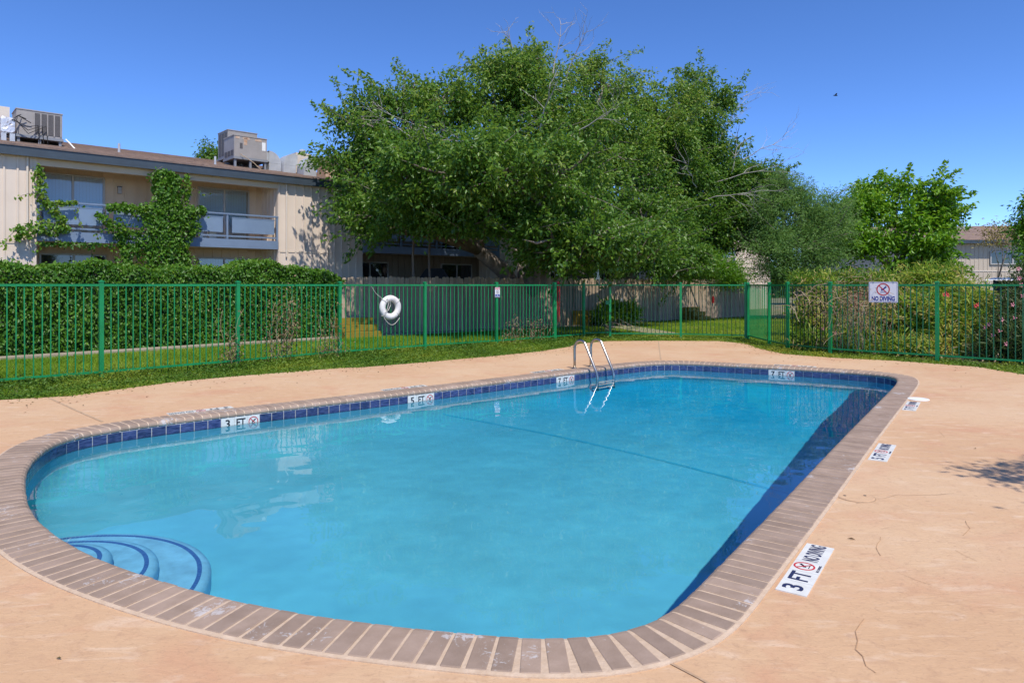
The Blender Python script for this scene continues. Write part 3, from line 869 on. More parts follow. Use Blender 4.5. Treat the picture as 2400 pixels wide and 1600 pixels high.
bk2 = MB().box(13.001, 45.4, DEEP, DEEP+.2, -.05, 5.2).build('back_wall', M['siding_shaded'], B)
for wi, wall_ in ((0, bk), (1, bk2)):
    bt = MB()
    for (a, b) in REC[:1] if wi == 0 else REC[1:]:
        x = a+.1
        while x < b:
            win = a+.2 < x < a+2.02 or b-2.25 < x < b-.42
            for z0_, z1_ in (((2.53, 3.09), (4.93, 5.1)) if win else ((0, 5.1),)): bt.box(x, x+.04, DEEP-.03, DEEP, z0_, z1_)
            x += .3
    tag(bt.build('battens', M['siding_warm'] if wi == 0 else M['siding_shaded'], wall_), kind='stuff')
MB().box(-7, 45.4, DEEP+.2, 9.6, -.05, 5.12).build('rear_block', M['siding'], B)
MB().box(-7.2, 45.6, -.19, DEEP+.15, 5.121, 5.15).build('soffit', M['siding_trim'], B)
MB().box(-7.3, 45.7, -.225, -.19, 5.09, 5.37).build('fascia', M['fascia'], B)
MB().box(-7.3, 45.7, -.245, -.226, 5.335, 5.375).build('drip_edge', M['slate_blue'], B)
rf = MB()
ze, zr, yr = 5.372, 6.50, 4.9
rf.add([(-7.3,-.25,ze),(45.7,-.25,ze),(45.7,yr,zr),(-7.3,yr,zr),(45.7,10,ze),(-7.3,10,ze),(-7.3,-.25,ze-.03),(45.7,-.25,ze-.03),(45.7,10,ze-.03),(-7.3,10,ze-.03)],
       [(0,1,2,3),(3,2,4,5),(6,7,1,0),(9,6,0,3,5),(7,8,4,2,1),(9,8,7,6)])
roof = rf.build('roof', M['shingle'], B)
cs = MB()                                     # shingle courses as fine steps
k = 0; y = -.2
while y < yr-.1:
    z = ze+(zr-ze)*(y+.25)/(yr+.25)
    x = -7.2+random.uniform(0, .3)
    while x < 45.3:
        w_ = random.uniform(.22, .36)
        cs.add([(x, y, z+.003), (x+w_-.012, y, z+.003), (x+w_-.012, y+.2, z+.046+.004), (x, y+.2, z+.046+.004), (x, y, z+.012), (x+w_-.012, y, z+.012)], [(4,5,2,3),(0,1,5,4)]); x += w_
    y += .2 if y < 1.6 else .4
tag(cs.build('shingles', M['shingle'], roof), kind='stuff')
for u, y in ((5.6, 2.2), (8.3, 1.2), (12.2, 2.0)):
    z = ze+(zr-ze)*(y+.25)/(yr+.25)
    MB().tube([(u, y, z-.05), (u, y, z+.28)], .04, 8).build('vent_pipe', M['duct'], roof)
for u in (2.86, 10.28): MB().tube([(u, -.05, 2.55), (u, -.05, 5.1)], .028, 8).build('downspout', M['siding_trim'], B)

def window(u0, u1, z0, z1, y, blinds=True, dark=False, frame='alu'):
    w = MB()
    t_ = .05
    for (a, b, c, d_) in ((u0, u1, z1-t_, z1), (u0, u1, z0, z0+t_), (u0, u0+t_, z0+t_, z1-t_), (u1-t_, u1, z0+t_, z1-t_)): w.box(a, b, y-.05, y-.001, c, d_)
    w.box((u0+u1)/2-.03, (u0+u1)/2+.03, y-.055, y-.003, z0+t_, z1-t_)
    f = w.build('window', M[frame], B)
    for (a, b) in ((u0+t_, (u0+u1)/2-.03), ((u0+u1)/2+.03, u1-t_)):
        MB().box(a, b, y-.025, y-.02, z0+t_, z1-t_).build('pane', M['pane'] if blinds and not dark else M['glass'], f)
    if blinds:
        bl = MB(); x = u0+t_+.01
        while x < u1-t_-.09:
            an = random.uniform(.012, .022); bl.add([(x, y-.014, z0+t_), (x+.085, y-.014+an-.012, z0+t_), (x+.085, y-.014+an-.012, z1-t_), (x, y-.014, z1-t_)], [(0,1,2,3)])
            x += .088
        tag(bl.build('blinds', M['blinds'], f), kind='stuff')
    return f
def pane_mat():
    m = bpy.data.materials.new('clear_pane'); m.use_nodes = True; nt = m.node_tree; n, l = nt.nodes, nt.links
    n.remove(n['Principled BSDF'])
    tr = n.new('ShaderNodeBsdfTransparent'); tr.inputs[0].default_value = (.93, .95, .96, 1)
    gl = n.new('ShaderNodeBsdfGlossy'); gl.inputs['Roughness'].default_value = .02
    fr = n.new('ShaderNodeFresnel'); fr.inputs[0].default_value = 1.6
    mx = n.new('ShaderNodeMixShader'); l.new(fr.outputs[0], mx.inputs[0]); l.new(tr.outputs[0], mx.inputs[1]); l.new(gl.outputs[0], mx.inputs[2])
    l.new(mx.outputs[0], n['Material Output'].inputs['Surface'])
    return m
M['pane'] = pane_mat()

for ri, (a, b) in enumerate(REC):
    MB().box(a, b, .0, .12, 4.90, 5.12).build('header_beam', M['siding_warm'], B)
    bal = MB().box(a+.002, b-.002, .0, DEEP-.02, 2.83, 3.08).build('balcony', M['siding_trim'], B)
    MB().box(a+.003, b-.003, -.05, -.001, 2.80, 3.085).build('edge_board', M['slate_blue'], bal)
    n = 4; st = (b-a)/n
    for i in range(n+1):
        x = min(max(a+i*st, a+.04), b-.04)
        MB().box(x-.03, x+.03, -.045, .015, 3.09, 3.89).build('rail_post', M['slate_blue'], bal)
    MB().box(a+.005, b-.005, -.055, .025, 3.89, 3.94).build('top_rail', M['slate_blue'], bal)
    MB().box(a+.075, b-.075, -.035, .005, 3.16, 3.21).build('bottom_rail', M['slate_blue'], bal)
    for i in range(n):
        x0 = a+i*st+.16; x1 = a+(i+1)*st-.14
        MB().box(x0, x1, -.03, .0, 3.30, 3.78).build('rail_panel', M['panel'], bal)
        MB().box(x0-.02, x1+.02, -.036, .004, 3.781, 3.81).build('panel_rim', M['slate_blue'], bal)
    window(a+.25, a+1.95, 3.1, 4.92, DEEP)
    window(b-2.2, b-.45, 3.1, 4.92, DEEP, True, ri > 0)
    window(a+.25, a+2.0, .9, 2.52, DEEP, False)
    window(b-2.2, b-.45, .3, 2.52, DEEP, ri == 0)
    for x, z in ((a+2.35, 4.55), (b-2.5, 4.5)):
        L = MB().box(x-.05, x+.05, DEEP-.12, DEEP-.018, z-.1, z+.1).build('wall_lamp', M['alu'], B)
        MB().box(x-.06, x+.06, DEEP-.13, DEEP-.017, z+.101, z+.125).build('lamp_cap', M['fascia'], L)
    pass
# spotlight on the pier beside the tree, small things on the balcony
q = MB().box(12.6, 12.72, -.14, -.02, 2.62, 2.76).build('flood_lamp', M['fascia'], B)
ob = tag(MB().box(-.11, .11, -.09, .09, 0, .3).build('storage_tub', M['white'], None, loc=bw(7.9, .35, 3.082), rot=(0, 0, BA)), 'white tub standing on the balcony floor behind the rail', 'tub')

# ------------------------------------------------------------------ roof plant
def roof_z(y): return ze+(zr-ze)*(y+.25)/(yr+.25)
def hvac(label, u, y, z, w, d_, h, legs, coil, rust=False):
    x_, y_, z_ = bw(u, y, z)
    t_ = thing('rooftop_unit', label, 'air conditioner', (x_, y_, z_), BA, 'air conditioners on the roof')
    MB().box(0, w, 0, d_, 0, h).build('casing', M['hvac'], t_)
    MB().box(-.015, w+.015, -.015, d_+.015, h+.001, h+.03).build('lid', M['hvac'], t_)
    c0, c1 = coil
    if c1 > c0:
        n = 4; s = (c1-c0)/n
        for i in range(n): MB().box(c0+i*s+.02, c0+(i+1)*s-.02, -.012, -.001, .06, h-.05).build('coil_panel', M['hvac_dark'], t_)
        for i in range(n+1): MB().box(c0+i*s-.015, c0+i*s+.015, -.022, -.002, .04, h-.03).build('frame_bar', M['hvac'], t_)
    MB().box(-.03, w+.03, -.03, d_+.03, -.08, -.002).build('base_frame', M['roofpad'], t_)
    for lx in (.05, w*.5, w-.05):
        for ly in (.05, d_-.05):
            zz_ = roof_z(y+ly)-z-.05
            MB().box(lx-.035, lx+.035, ly-.035, ly+.035, zz_, -.082).build('leg', M['roofpad'], t_)
    if rust:
        for k, (a, b, c, d2) in enumerate(((.05, .2, h-.1, h-.02), (.34, .46, h-.3, h-.04), (.3, .55, h-.1, h-.02), (.75, .98, h-.11, h-.03), (1.0, 1.13, h-.42, h-.12))):
            MB().box(a, b, -.006, -.001, c, d2).build('label_patch', M['rust'] if k < 4 else M['white'], t_)
        MB().box(.2, .3, -.005, -.001, .3, .5).build('opening', M['hvac_dark'], t_)
    return t_
u1 = hvac('grey rooftop air conditioner with four dark coil panels at the left edge', 2.76, 1.25, 5.93, 1.12, .9, .72, True, (.42, 1.08))
u2 = hvac('rooftop air conditioner with peeling rusty labels in front of another unit', 9.05, 1.5, 6.12, 1.18, .98, .74, True, (0, 0), True)
u3 = hvac('rear rooftop air conditioner half hidden behind the rusty labelled one', 9.3, 2.8, 6.35, 1.1, 1.0, .95, True, (0, 0))
for un, dp, hh in ((u3, 1.0, .95), (u2, .98, .3)):
    for i in range(3): MB().box(-.012, -.001, .06+i*dp/3.3, .06+(i+.8)*dp/3.3, .06, hh-.06).build('coil_panel', M['hvac_dark'], un)
m = MB()
for k in range(3):
    m.tube([(.1+.12*k, -.06, .55-.1*k), (.02, -.15, .5), (-.12+.05*k, -.2, .35), (.25, -.22, .2-.1*k), (.5+.1*k, -.1, .3), (.55+.1*k, -.06, -.2)], .012, 6)
m.build('cable', M['black'], u1)
MB().tube([(1.2, -.04, 0), (1.28, -.1, -.1), (1.5, -.3, -.42)], .02, 6).build('drain_pipe', M['white'], u1)
MB().tube([(.2, -.05, .1), (.6, -.25, -.2), (.9, -.35, -.5)], .015, 6).build('drain_pipe', M['dry'], u2)
# foil wrapped plenum at the left edge, then three galvanised elbows
x_, y_, z_ = bw(2.36, .95, roof_z(.95)-.02)
t_ = thing('foil_plenum', 'foil wrapped white duct box at the left end of the roof', 'duct', (x_, y_, z_), BA)
m = MB(); 
rq = random.Random(2); V = []; nz_, na_ = 9, 24
for i in range(nz_):
    for k in range(na_):
        a = 2*math.pi*k/na_; ca, sa = math.cos(a), math.sin(a); q = (abs(ca)**6+abs(sa)**6)**(-1/6)
        q *= 1+rq.uniform(-.07, .05)-(.25 if i in (0, nz_-1) else 0)
        V.append((.18+.18*q*ca, .3+.2*q*sa, .25+.48*i/(nz_-1)+rq.uniform(-.02, .02)))
m.add(V, [(i*na_+k, i*na_+(k+1) % na_, (i+1)*na_+(k+1) % na_, (i+1)*na_+k) for i in range(nz_-1) for k in range(na_)]+[tuple((nz_-1)*na_+k for k in range(na_))])
m.build('foil_wrap', M['foil'], t_)
for lx in (.02, .22): MB().box(lx, lx+.12, .05, .2, 0, .255).build('leg', M['duct'], t_)
x_, y_, z_ = bw(.55, 2.6, roof_z(2.6)-.05)
o = MB().box(0, 2.2, 0, 1.2, .3, 1.0); 
for lx in (.05, 2.0): o.box(lx, lx+.1, .1, .2, 0, .299); o.box(lx, lx+.1, .9, 1.0, 0, .299)
tag(o.build('roof_cabinet', M['siding_trim'], None, loc=(x_, y_, z_), rot=(0, 0, BA)), 'cream metal cabinet behind the foil wrapped duct on the roof', 'cabinet')
def elbow(label, u, y, w, r, flip):
    x_, y_, z_ = bw(u, y, roof_z(y)-.03)
    t_ = thing('roof_duct', label, 'duct', (x_, y_, z_), BA, 'galvanised duct elbows on the roof')
    MB().box(0, r, 0, w, 0, .3).build('riser', M['duct'], t_)
    m = MB(); n = 10; V = []
    for i in range(n+1):
        a = math.pi/2*i/n
        px, pz = r-r*math.cos(a), .305+r*math.sin(a)
        if flip: px = r-px
        V += [(px, 0, pz), (px, w, pz)]
    cx = 0 if flip else r
    V += [(cx, 0, .305), (cx, w, .305)]; c = len(V)-2
    for i in range(n): m_f = [(2*i, 2*i+1, 2*i+3, 2*i+2), (c, 2*i, 2*i+2), (c+1, 2*i+3, 2*i+1)]; m.f += m_f; m.m += [0]*3
    m.v += V
    m.build('elbow', M['duct'], t_, smooth=False)
    MB().box(r-.03 if not flip else -.1, r+.1 if not flip else .03, .06, w-.06, .36, .26+r).build('outlet', M['duct'], t_)
elbow('galvanised duct elbow right beside the rusty labelled roof unit', 10.4, 1.7, .6, .45, True)
elbow('galvanised duct elbow left of the white roof box', 10.86, 1.5, .6, .48, False)
elbow('galvanised duct elbow half hidden by the tree at the roof edge', 11.4, .95, .6, .5, False)
x_, y_, z_ = bw(11.72, 2.3, roof_z(2.3)-.03)
t_ = thing('roof_box', 'white metal roof box with a small round vent cap on top', 'duct', (x_, y_, z_), BA)
MB().box(0, .66, 0, .7, 0, .82).build('casing', M['siding_trim'], t_)
MB().tube([(.4, .3, .82), (.4, .3, .93)], .06, 10).build('vent_stem', M['duct'], t_)
MB().lathe([(.14, 0), (.14, .05), (.06, .09)], 14).build('vent_cap', M['duct'], t_, loc=(.4, .3, .932))
o = MB().box(0, 1.1, 0, .7, 0, .85).build('roof_cabinet', M['rust'], None, loc=bw(12.6, 1.6, roof_z(1.6)-.05), rot=(0, 0, BA))
tag(o, 'tan roof cabinet showing through the left side of the big tree', 'cabinet')

# ------------------------------------------------------------------ building at the far right
FB = thing('far_apartment_building', 'distant brown roofed apartment building at the right behind the trees', 'building', (24, 50, 0), R(-4))
MB().box(0, 7.9, 1.2, 8, -.05, 4.9).build('recessed_wall', M['brownwall'], FB)
MB().box(7.9, 26, 0, 8, -.05, 4.78).build('wall', M['brownwall'], FB)
m = MB()
for k in range(60): m.box(7.95+.3*k, 7.99+.3*k, -.02, 0, 0, 4.75)
tag(m.build('battens', M['brownwall'], FB), kind='stuff')
MB().box(7.9, 26, -.03, -.001, 2.55, 2.62).build('seam_strip', M['siding_trim'], FB)
m = MB(); m.add([(-1,-.1,5.0),(7.2,-.1,5.0),(8.2,-.6,4.80),(27,-.6,4.80),(27,4.5,6.2),(-1,4.5,6.2),(27,9,4.8),(-1,9,4.8)], [(0,1,4,5),(1,2,3,4),(5,4,6,7)])
m.build('roof', M['shingle'], FB)
MB().box(-1, 7.2, -.1, 0, 4.72, 4.98).build('fascia', M['fascia'], FB); MB().box(7.9, 27, -.6, -.5, 4.55, 4.79).build('fascia', M['fascia'], FB)
for (a, b, c, d_, y) in ((4.9, 7.7, 3.1, 4.55, 1.2), (10.5, 13.6, 3.05, 4.0, 0), (16, 18, 3.0, 4.2, 0), (4.9, 7.7, .6, 2.2, 1.2)):
    w = MB(); 
    for q in ((a, b, d_-.08, d_), (a, b, c, c+.08), (a, a+.08, c+.08, d_-.08), (b-.08, b, c+.08, d_-.08), ((a+b)/2-.05, (a+b)/2+.05, c+.08, d_-.08)): w.box(q[0], q[1], y-.09, y-.025, q[2], q[3])
    wf = w.build('window', M['alu'], FB); MB().box(a+.08, b-.08, y-.05, y-.03, c+.08, d_-.08).build('pane', M['glass'], wf)
MB().box(4.7, 7.85, .9, 1.19, 2.2, 3.05).build('spandrel', M['hvac'], FB)
o = MB().box(0, 1.2, 0, .8, 0, .3).build('roof_cabinet', M['hvac'], None, loc=(34.2, 52.5, 5.75)); tag(o, 'small grey unit on the ridge of the distant building', 'cabinet')
sh = thing('carport', 'low white carport with corrugated roof edge behind the right fence', 'carport', (18.6, 27.0, 0), R(-42))
m = MB(); V = []; nn = 90
for i in range(nn+1):
    x = 7*i/nn; z = 1.76+.03*math.sin(x*2*math.pi/.16); V += [(x, 0, z), (x, 3, z+.12)]
m.add(V, [(2*i, 2*i+2, 2*i+3, 2*i+1) for i in range(nn)]); m.build('corrugated_roof', M['white'], sh, smooth=True)
MB().box(0, 7, .15, .22, -.05, 1.25).build('wall', M['concrete'], sh); MB().box(0, 7, 2.9, 3.0, -.05, 1.8).build('wall', M['fascia'], sh)
for x in (.05, 2.4, 4.7, 6.9): MB().box(x, x+.08, .16, .24, 1.251, 1.72).build('post', M['white'], sh)

rw_ = thing('red_wall', 'low dark red wall seen between the trees past the end of the long building', 'wall', (17.5, 40, 0), R(8))
MB().box(0, 7, 0, .3, -.05, 2.1).build('wall_face', M['redwall'], rw_); MB().box(-.1, 7.1, -.08, .38, 2.101, 2.2).build('cap', M['redwall'], rw_)
# ------------------------------------------------------------------ wood fence
wf = thing('wood_fence', 'weathered grey dog eared board fence between lawn and patios', 'wood fence')
wa, wb = Vector((-5.32, 21.36)), Vector((12.2, 35.15)); wd = (wb-wa).normalized(); wL = (wb-wa).length; wrz = math.atan2(wd.y, wd.x)
bm3 = []
for k in range(3):
    h = 1.83+.012*k
    m = MB(); m.add([(x, y, z) for y in (-.009, .009) for x, z in ((-.07, -.03), (.07, -.03), (.07, h-.04), (.04, h), (-.04, h), (-.07, h-.04))],
                    [(5,4,3,2,1,0),(6,7,8,9,10,11)]+[(i, (i+1) % 6, 6+(i+1) % 6, 6+i) for i in range(6)])
    bm3.append(m.data('board', M['wood']))
NW = int(wL/.148)
for i in range(NW):
    q = wa+wd*(i*.148+.07)
    link('board', bm3[i % 3], wf, (q.x, q.y, random.uniform(-.03, .02)), (random.gauss(0, .006), random.gauss(0, .006), wrz+random.gauss(0, .02)))
for z in (.35, 1.45):
    c = (wa+wb)/2
    MB().box(-wL/2, wL/2, .012, .05, z, z+.09).build('rail', M['wood'], wf, loc=(c.x, c.y, 0), rot=(0, 0, wrz))
def wfp(t, off=0.): q = wa+wd*(t-.74)+Vector((wd.y, -wd.x))*off; return q
def yellow_steps(label, t, off, w, n):
    q = wfp(t, off)
    r_ = thing('yellow_steps', label, 'steps', (q.x, q.y, -.04), wrz, 'yellow steps at the board fence')
    for i in range(n):
        nb = max(2, int(w/.3)); hgt = .2
        for k in range(nb):
            x0 = -w/2+w*k/nb; x1 = x0+w/nb-.012
            MB().box(x0, x1, -.3*(n-i), -.3*(n-i)+.29 if i < n-1 else .0, hgt*i, hgt*(i+1)-.01).build('block', M['yellow'], r_)
        if i < n-1: MB().box(-w/2, w/2, -.3*(n-i)+.295, -.0, hgt*i, hgt*(i+1)-.012).build('block', M['yellow'], r_)
yellow_steps('yellow painted block steps at the left end of the board fence', 1.0, .15, 1.2, 3)
yellow_steps('yellow painted block steps behind the green gate', 11.0, .15, 1.0, 3)
yellow_steps('small yellow painted block steps at the right of the board fence', 17.9, .15, .9, 3)
q = wfp(13.4, .06)
fdr = thing('hanging_feeder', 'small red and white feeder hanging on the board fence', 'feeder', (q.x, q.y, .0))
MB().tube([(0, 0, .62), (0, 0, .78)], .06, 8).build('red_cup', M['red'], fdr); MB().tube([(0, 0, .782), (0, 0, 1.0)], .045, 8).build('bottle', M['white'], fdr)
q = wfp(19.9, .06)
o = MB().tube([(0, 0, .7), (0, 0, .95), (.0, 0, 1.05)], [.05, .06, .03], 8).build('hanging_feeder', M['red'], None, loc=(q.x, q.y, 0)); tag(o, 'small plain red feeder near the right end of the board fence', 'feeder')
o = MB().tube([(1.35, 19.78, .5), (1.35, 19.78, 1.2), (1.34, 19.76, 1.68)], [.025, .05, .04], 8).build('red_pole', M['red']); tag(o, 'red pole leaning behind the green corner post', 'pole')
gq = thing('covered_grill', 'black covered grill standing behind the board fence under the tree', 'covered grill', (-2.95, 26.0, 0))
m = MB(); m.add([(-.55,-.3,0),(.55,-.3,0),(.55,.3,0),(-.55,.3,0),(-.6,-.33,1.75),(.6,-.33,1.75),(.6,.33,1.75),(-.6,.33,1.75),(-.3,-.15,2.2),(.3,-.15,2.2),(.3,.15,2.2),(-.3,.15,2.2)],
   [(0,1,5,4),(1,2,6,5),(2,3,7,6),(3,0,4,7),(4,5,9,8),(5,6,10,9),(6,7,11,10),(7,4,8,11),(8,9,10,11)]); m.build('cover', M['black'], gq)
for sx in (-.4, .4): MB().tube([(sx, -.36, .06), (sx, -.31, .06)], .06, 10).build('wheel', M['black'], gq)

# ------------------------------------------------------------------ paths
h0, h1 = Vector((-14.5, 12.35)), Vector((-5.33, 21.52)); hd = (h1-h0).normalized(); hn = Vector((hd.y, -hd.x))
pth = MB()
pp_ = [h0+hn*.74, h1+hd*1.0+hn*.74, wfp(8, .8), wfp(11.5, .75), wfp(14, .9), wfp(14, .35), wfp(8, .4), h1+hd*1.0+hn*.25, h0+hn*.3]
pth.prism([(p_.x, p_.y) for p_ in pp_], -.06, -.005)
tag(pth.build('path', M['concrete']), kind='structure')
m = MB().prism([(3.2, 28.0), (4.55, 21.9), (5.55, 21.9), (4.3, 28.4)], -.06, .0)
tag(m.build('path', M['concrete']), kind='structure')

# ------------------------------------------------------------------ leaves
def unit(a): return a/np.maximum(1e-9, np.linalg.norm(a, axis=1))[:, None]
def leaf_arrays(C, D, N, L, W, fold=.25, tint=None):
    D = unit(D); N = N-(N*D).sum(1)[:, None]*D; N = unit(N); S = np.cross(D, N)
    L = L[:, None]; W = W[:, None]
    base = C-D*L*.5; tip = C+D*L*.5-N*L*.12; ml = C+S*W*.5+N*W*fold; mr = C-S*W*.5+N*W*fold
    n = len(C); V = np.stack([base, mr, tip, ml], 1).reshape(-1, 3)
    i = np.arange(n)*4
    F = np.stack([np.stack([i, i+1, i+2], 1), np.stack([i, i+2, i+3], 1)], 1).reshape(-1, 3)
    return V, F, np.repeat(tint, 2)
def leaves(name, C, D, N, L, W, tint, mat, parent=None, fold=.25, kind=None):
    V, F, T = leaf_arrays(C, D, N, L, W, fold, np.clip(tint, 0, 1))
    o = np_mesh(name, V, F, mat, parent, T)
    if kind: o['kind'] = kind
    return o
def crown(lobes, nclump, per, rg, sig=.26, shell=(.55, 1.04), flat=.7):
    w = np.array([(l[3]*l[4]+l[4]*l[5]+l[3]*l[5]) for l in lobes]); w = w/w.sum()
    idx = rg.choice(len(lobes), nclump, p=w)
    Lb = np.array(lobes)[idx]
    d = unit(rg.normal(size=(nclump, 3)))
    r = rg.uniform(shell[0]**2, shell[1]**2, nclump)**.5
    out = rg.random(nclump) < .16
    r = np.where(out, r*rg.uniform(1.05, 1.32, nclump), r)
    cc = Lb[:, :3]+d*r[:, None]*Lb[:, 3:6]
    cnt = np.maximum(5, (per*rg.uniform(.5, 1.5, nclump)*np.where(out, .55, 1)).astype(int))
    ci = np.repeat(np.arange(nclump), cnt)
    n = len(ci)
    off = rg.normal(size=(n, 3))*np.array((sig, sig, sig*flat))
    off -= (d[ci]*.1)
    C = cc[ci]+off
    tc = rg.normal(0, .16, nclump)
    return cc, d, ci, C, off, tc[ci]
def tree(name, label, cat, base, lobes, nclump, per, leafL, leafW, mat, seed, group=None, trunk_r=.25, droop=.5, sig=.26, tint0=.4,
         tint_h=0., forks=None, ntwig=160, bark='bark', shell=(.55, 1.04), twig='twig', nsub=13, core=.92, nspray=0):
    rg = np.random.default_rng(seed); rr = random.Random(seed)
    t = thing(name, label, cat, (0, 0, 0), 0, group)
    t.location = (base[0], base[1], base[2])
    B0 = np.array(base)
    lobes = [tuple(l) for l in lobes]
    sub = []
    for l in lobes:
        for _ in range(nsub):
            dd_ = rg.normal(size=3); dd_[2] += .25; dd_ /= np.linalg.norm(dd_); f_ = rg.uniform(.26, .46); q_ = rg.uniform(.68, .92)
            sub.append((l[0]+dd_[0]*l[3]*q_, l[1]+dd_[1]*l[4]*q_, l[2]+dd_[2]*l[5]*q_, l[3]*f_*1.15, l[4]*f_*1.15, l[5]*f_*.85))
        if nsub: sub.append((l[0], l[1], l[2], l[3]*core, l[4]*core, l[5]*core))
    cc, d, ci, C, off, tc = crown(sub or lobes, nclump, per, rg, sig, shell)
    keepc = C[:, 2] > .25
    n = len(C)
    D = off/sig*.6+d[ci]*.5+rg.normal(size=(n, 3))*.6; D[:, 2] -= droop
    N = rg.normal(size=(n, 3))*.75+d[ci]*.3; N[:, 2] += .8
    L = leafL*rg.uniform(.65, 1.25, n); W = leafW*rg.uniform(.7, 1.2, n)
    zlo, zhi = cc[:, 2].min(), cc[:, 2].max()
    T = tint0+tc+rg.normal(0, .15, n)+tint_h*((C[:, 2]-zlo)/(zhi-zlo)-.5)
    kk = keepc
    if nspray:
        SL = np.array(sub or lobes); q = rg.integers(len(SL), size=nspray*3); d2 = unit(rg.normal(size=(nspray*3, 3))*np.array((1, 1, .6))+np.array((0, -.25, .55)))
        p0 = SL[q, :3]+d2*SL[q, 3:6]*.9
        LB_ = np.array(lobes); inner = (((p0[:, None, :]+d2[:, None, :]*.7-LB_[None, :, :3])/LB_[None, :, 3:6])**2).sum(2).min(1)
        sel = np.argsort(-inner)[:nspray]; p0, d2 = p0[sel], d2[sel]
        ln = rg.uniform(.6, 1.5, nspray); per_ = 46
        ci2 = np.repeat(np.arange(nspray), per_); f_ = rg.random(len(ci2))
        C2 = p0[ci2]+d2[ci2]*(f_*ln[ci2])[:, None]; C2[:, 2] -= .12*f_**2*ln[ci2]; C2 += rg.normal(size=C2.shape)*(.15*(1-.6*f_))[:, None]
        D2 = d2[ci2]*.8+rg.normal(size=C2.shape)*.6; D2[:, 2] -= droop*.7
        N2 = rg.normal(size=C2.shape)*.6; N2[:, 2] += .8
        C = np.vstack([C, C2]); D = np.vstack([D, D2]); N = np.vstack([N, N2]); n2 = len(C2)
        L = np.r_[L, leafL*rg.uniform(.65, 1.2, n2)]; W = np.r_[W, leafW*rg.uniform(.7, 1.2, n2)]; kk = np.r_[kk, np.ones(n2, bool)]
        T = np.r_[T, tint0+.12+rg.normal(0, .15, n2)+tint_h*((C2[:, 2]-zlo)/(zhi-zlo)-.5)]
        spray_ends = [(p0[i]-B0-d2[i]*.5, p0[i]-B0+d2[i]*ln[i]*.8) for i in range(nspray)]
    else: spray_ends = []
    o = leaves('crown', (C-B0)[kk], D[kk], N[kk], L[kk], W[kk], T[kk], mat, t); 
    m = MB()
    fk = forks or [(0, 0, 2.2)]
    for fki, fpnt in enumerate(fk):
        m.tube([(0, 0, -.1), (fpnt[0]*.1, fpnt[1]*.1, fpnt[2]*.35), (fpnt[0]*.5, fpnt[1]*.5, fpnt[2]*.75), tuple(fpnt)],
               [trunk_r*1.25, trunk_r, trunk_r*.85, trunk_r*.7], 10)
    limb = {}
    for li, l in enumerate(lobes):
        c = np.array(l[:3])-B0
        f_ = min(fk, key=lambda q: (q[0]-c[0])**2+(q[1]-c[1])**2+.3*(q[2]-c[2])**2)
        f_ = np.array(f_)
        mid = (f_+c)/2+np.array((rr.gauss(0, .25), rr.gauss(0, .25), rr.uniform(-.3, .5)))
        k = trunk_r*.5
        m.tube([f_, f_*.6+mid*.4, mid, mid*.4+c*.6, c], [k*1.15, k, k*.75, k*.5, k*.3], 7)
        limb[li] = c
    LB = np.array([l[:3] for l in lobes])
    for q in rg.choice(nclump, min(ntwig, nclump), replace=False):
        e = cc[q]; li = int(np.argmin(((LB-e)**2).sum(1)))
        s_ = LB[li]-B0; e = e-B0
        md = (s_+e)/2+rg.normal(0, .12, 3)
        m.tube([s_, md, e, e+(e-s_)*.12+rg.normal(0, .06, 3)], [trunk_r*.13+.01, trunk_r*.08+.007, .008, .003], 4, cap=False)
    for a_, b_ in spray_ends: m.tube([a_, (a_+b_)/2+np.array((0, 0, .04)), b_], [.014, .009, .003], 4, cap=False)
    m.build('trunk', M[bark], t, smooth=True)
    return t, cc, d
S = 1.0204/1600
def lobe(px, py, rx, ry, Z, rz=None):      # a foliage mass seen at (px, py) standing Z metres away
    k = Z*S
    return ((px-1176)*k, Z, EYE+(655-py)*k, rx*k, (rz if rz else .85*(rx+ry)/2*k), ry*k)

main = [lobe(1175,165,95,70,26), lobe(1250,200,110,90,27.5), lobe(1150,290,165,110,26), lobe(1010,235,95,75,25), lobe(930,270,110,70,24.5), lobe(838,285,70,55,23.5),
        lobe(862,370,105,85,23.2), lobe(812,420,55,60,22.8), lobe(960,400,160,110,24), lobe(1390,195,75,65,30), lobe(1430,290,110,90,31), lobe(1320,330,160,120,27.5),
        lobe(1120,410,180,110,23.5), lobe(1270,460,170,105,23), lobe(1440,430,130,110,30), lobe(1000,480,180,62,21.8), lobe(850,500,74,46,22.4), lobe(1150,490,130,55,22),
        lobe(1370,540,140,70,25), lobe(1080,495,110,48,21.0), lobe(1480,520,110,80,28), lobe(880,530,50,30,22.0)]
front = [lobe(1020,400,140,80,19.6), lobe(925,430,95,65,20.2), lobe(1150,390,140,85,19.4), lobe(1290,400,110,80,20), lobe(1300,610,60,28,21), lobe(1400,600,80,34,23), lobe(1500,600,80,38,26), lobe(1580,600,60,36,28), lobe(1260,590,50,30,22), lobe(1510,270,60,60,32), lobe(1540,340,70,80,32), lobe(1560,230,45,40,33),
         lobe(1270,550,110,48,19.9), lobe(1370,560,110,48,19.7), lobe(1460,565,70,42,21), lobe(1120,500,110,40,20.6), lobe(1330,600,60,30,19.9), lobe(1000,505,100,36,21.2)]
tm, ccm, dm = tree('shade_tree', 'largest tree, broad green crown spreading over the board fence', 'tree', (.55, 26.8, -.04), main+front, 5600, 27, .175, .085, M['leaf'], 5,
     trunk_r=.36, droop=.55, sig=.24, tint0=.44, tint_h=.42, forks=[(-.1, -.1, 2.5), (-1.8, -1.6, 2.9), (1.3, -.7, 3.0), (.3, .4, 3.6), (.6, -2.6, 3.3)], ntwig=420, nspray=300)
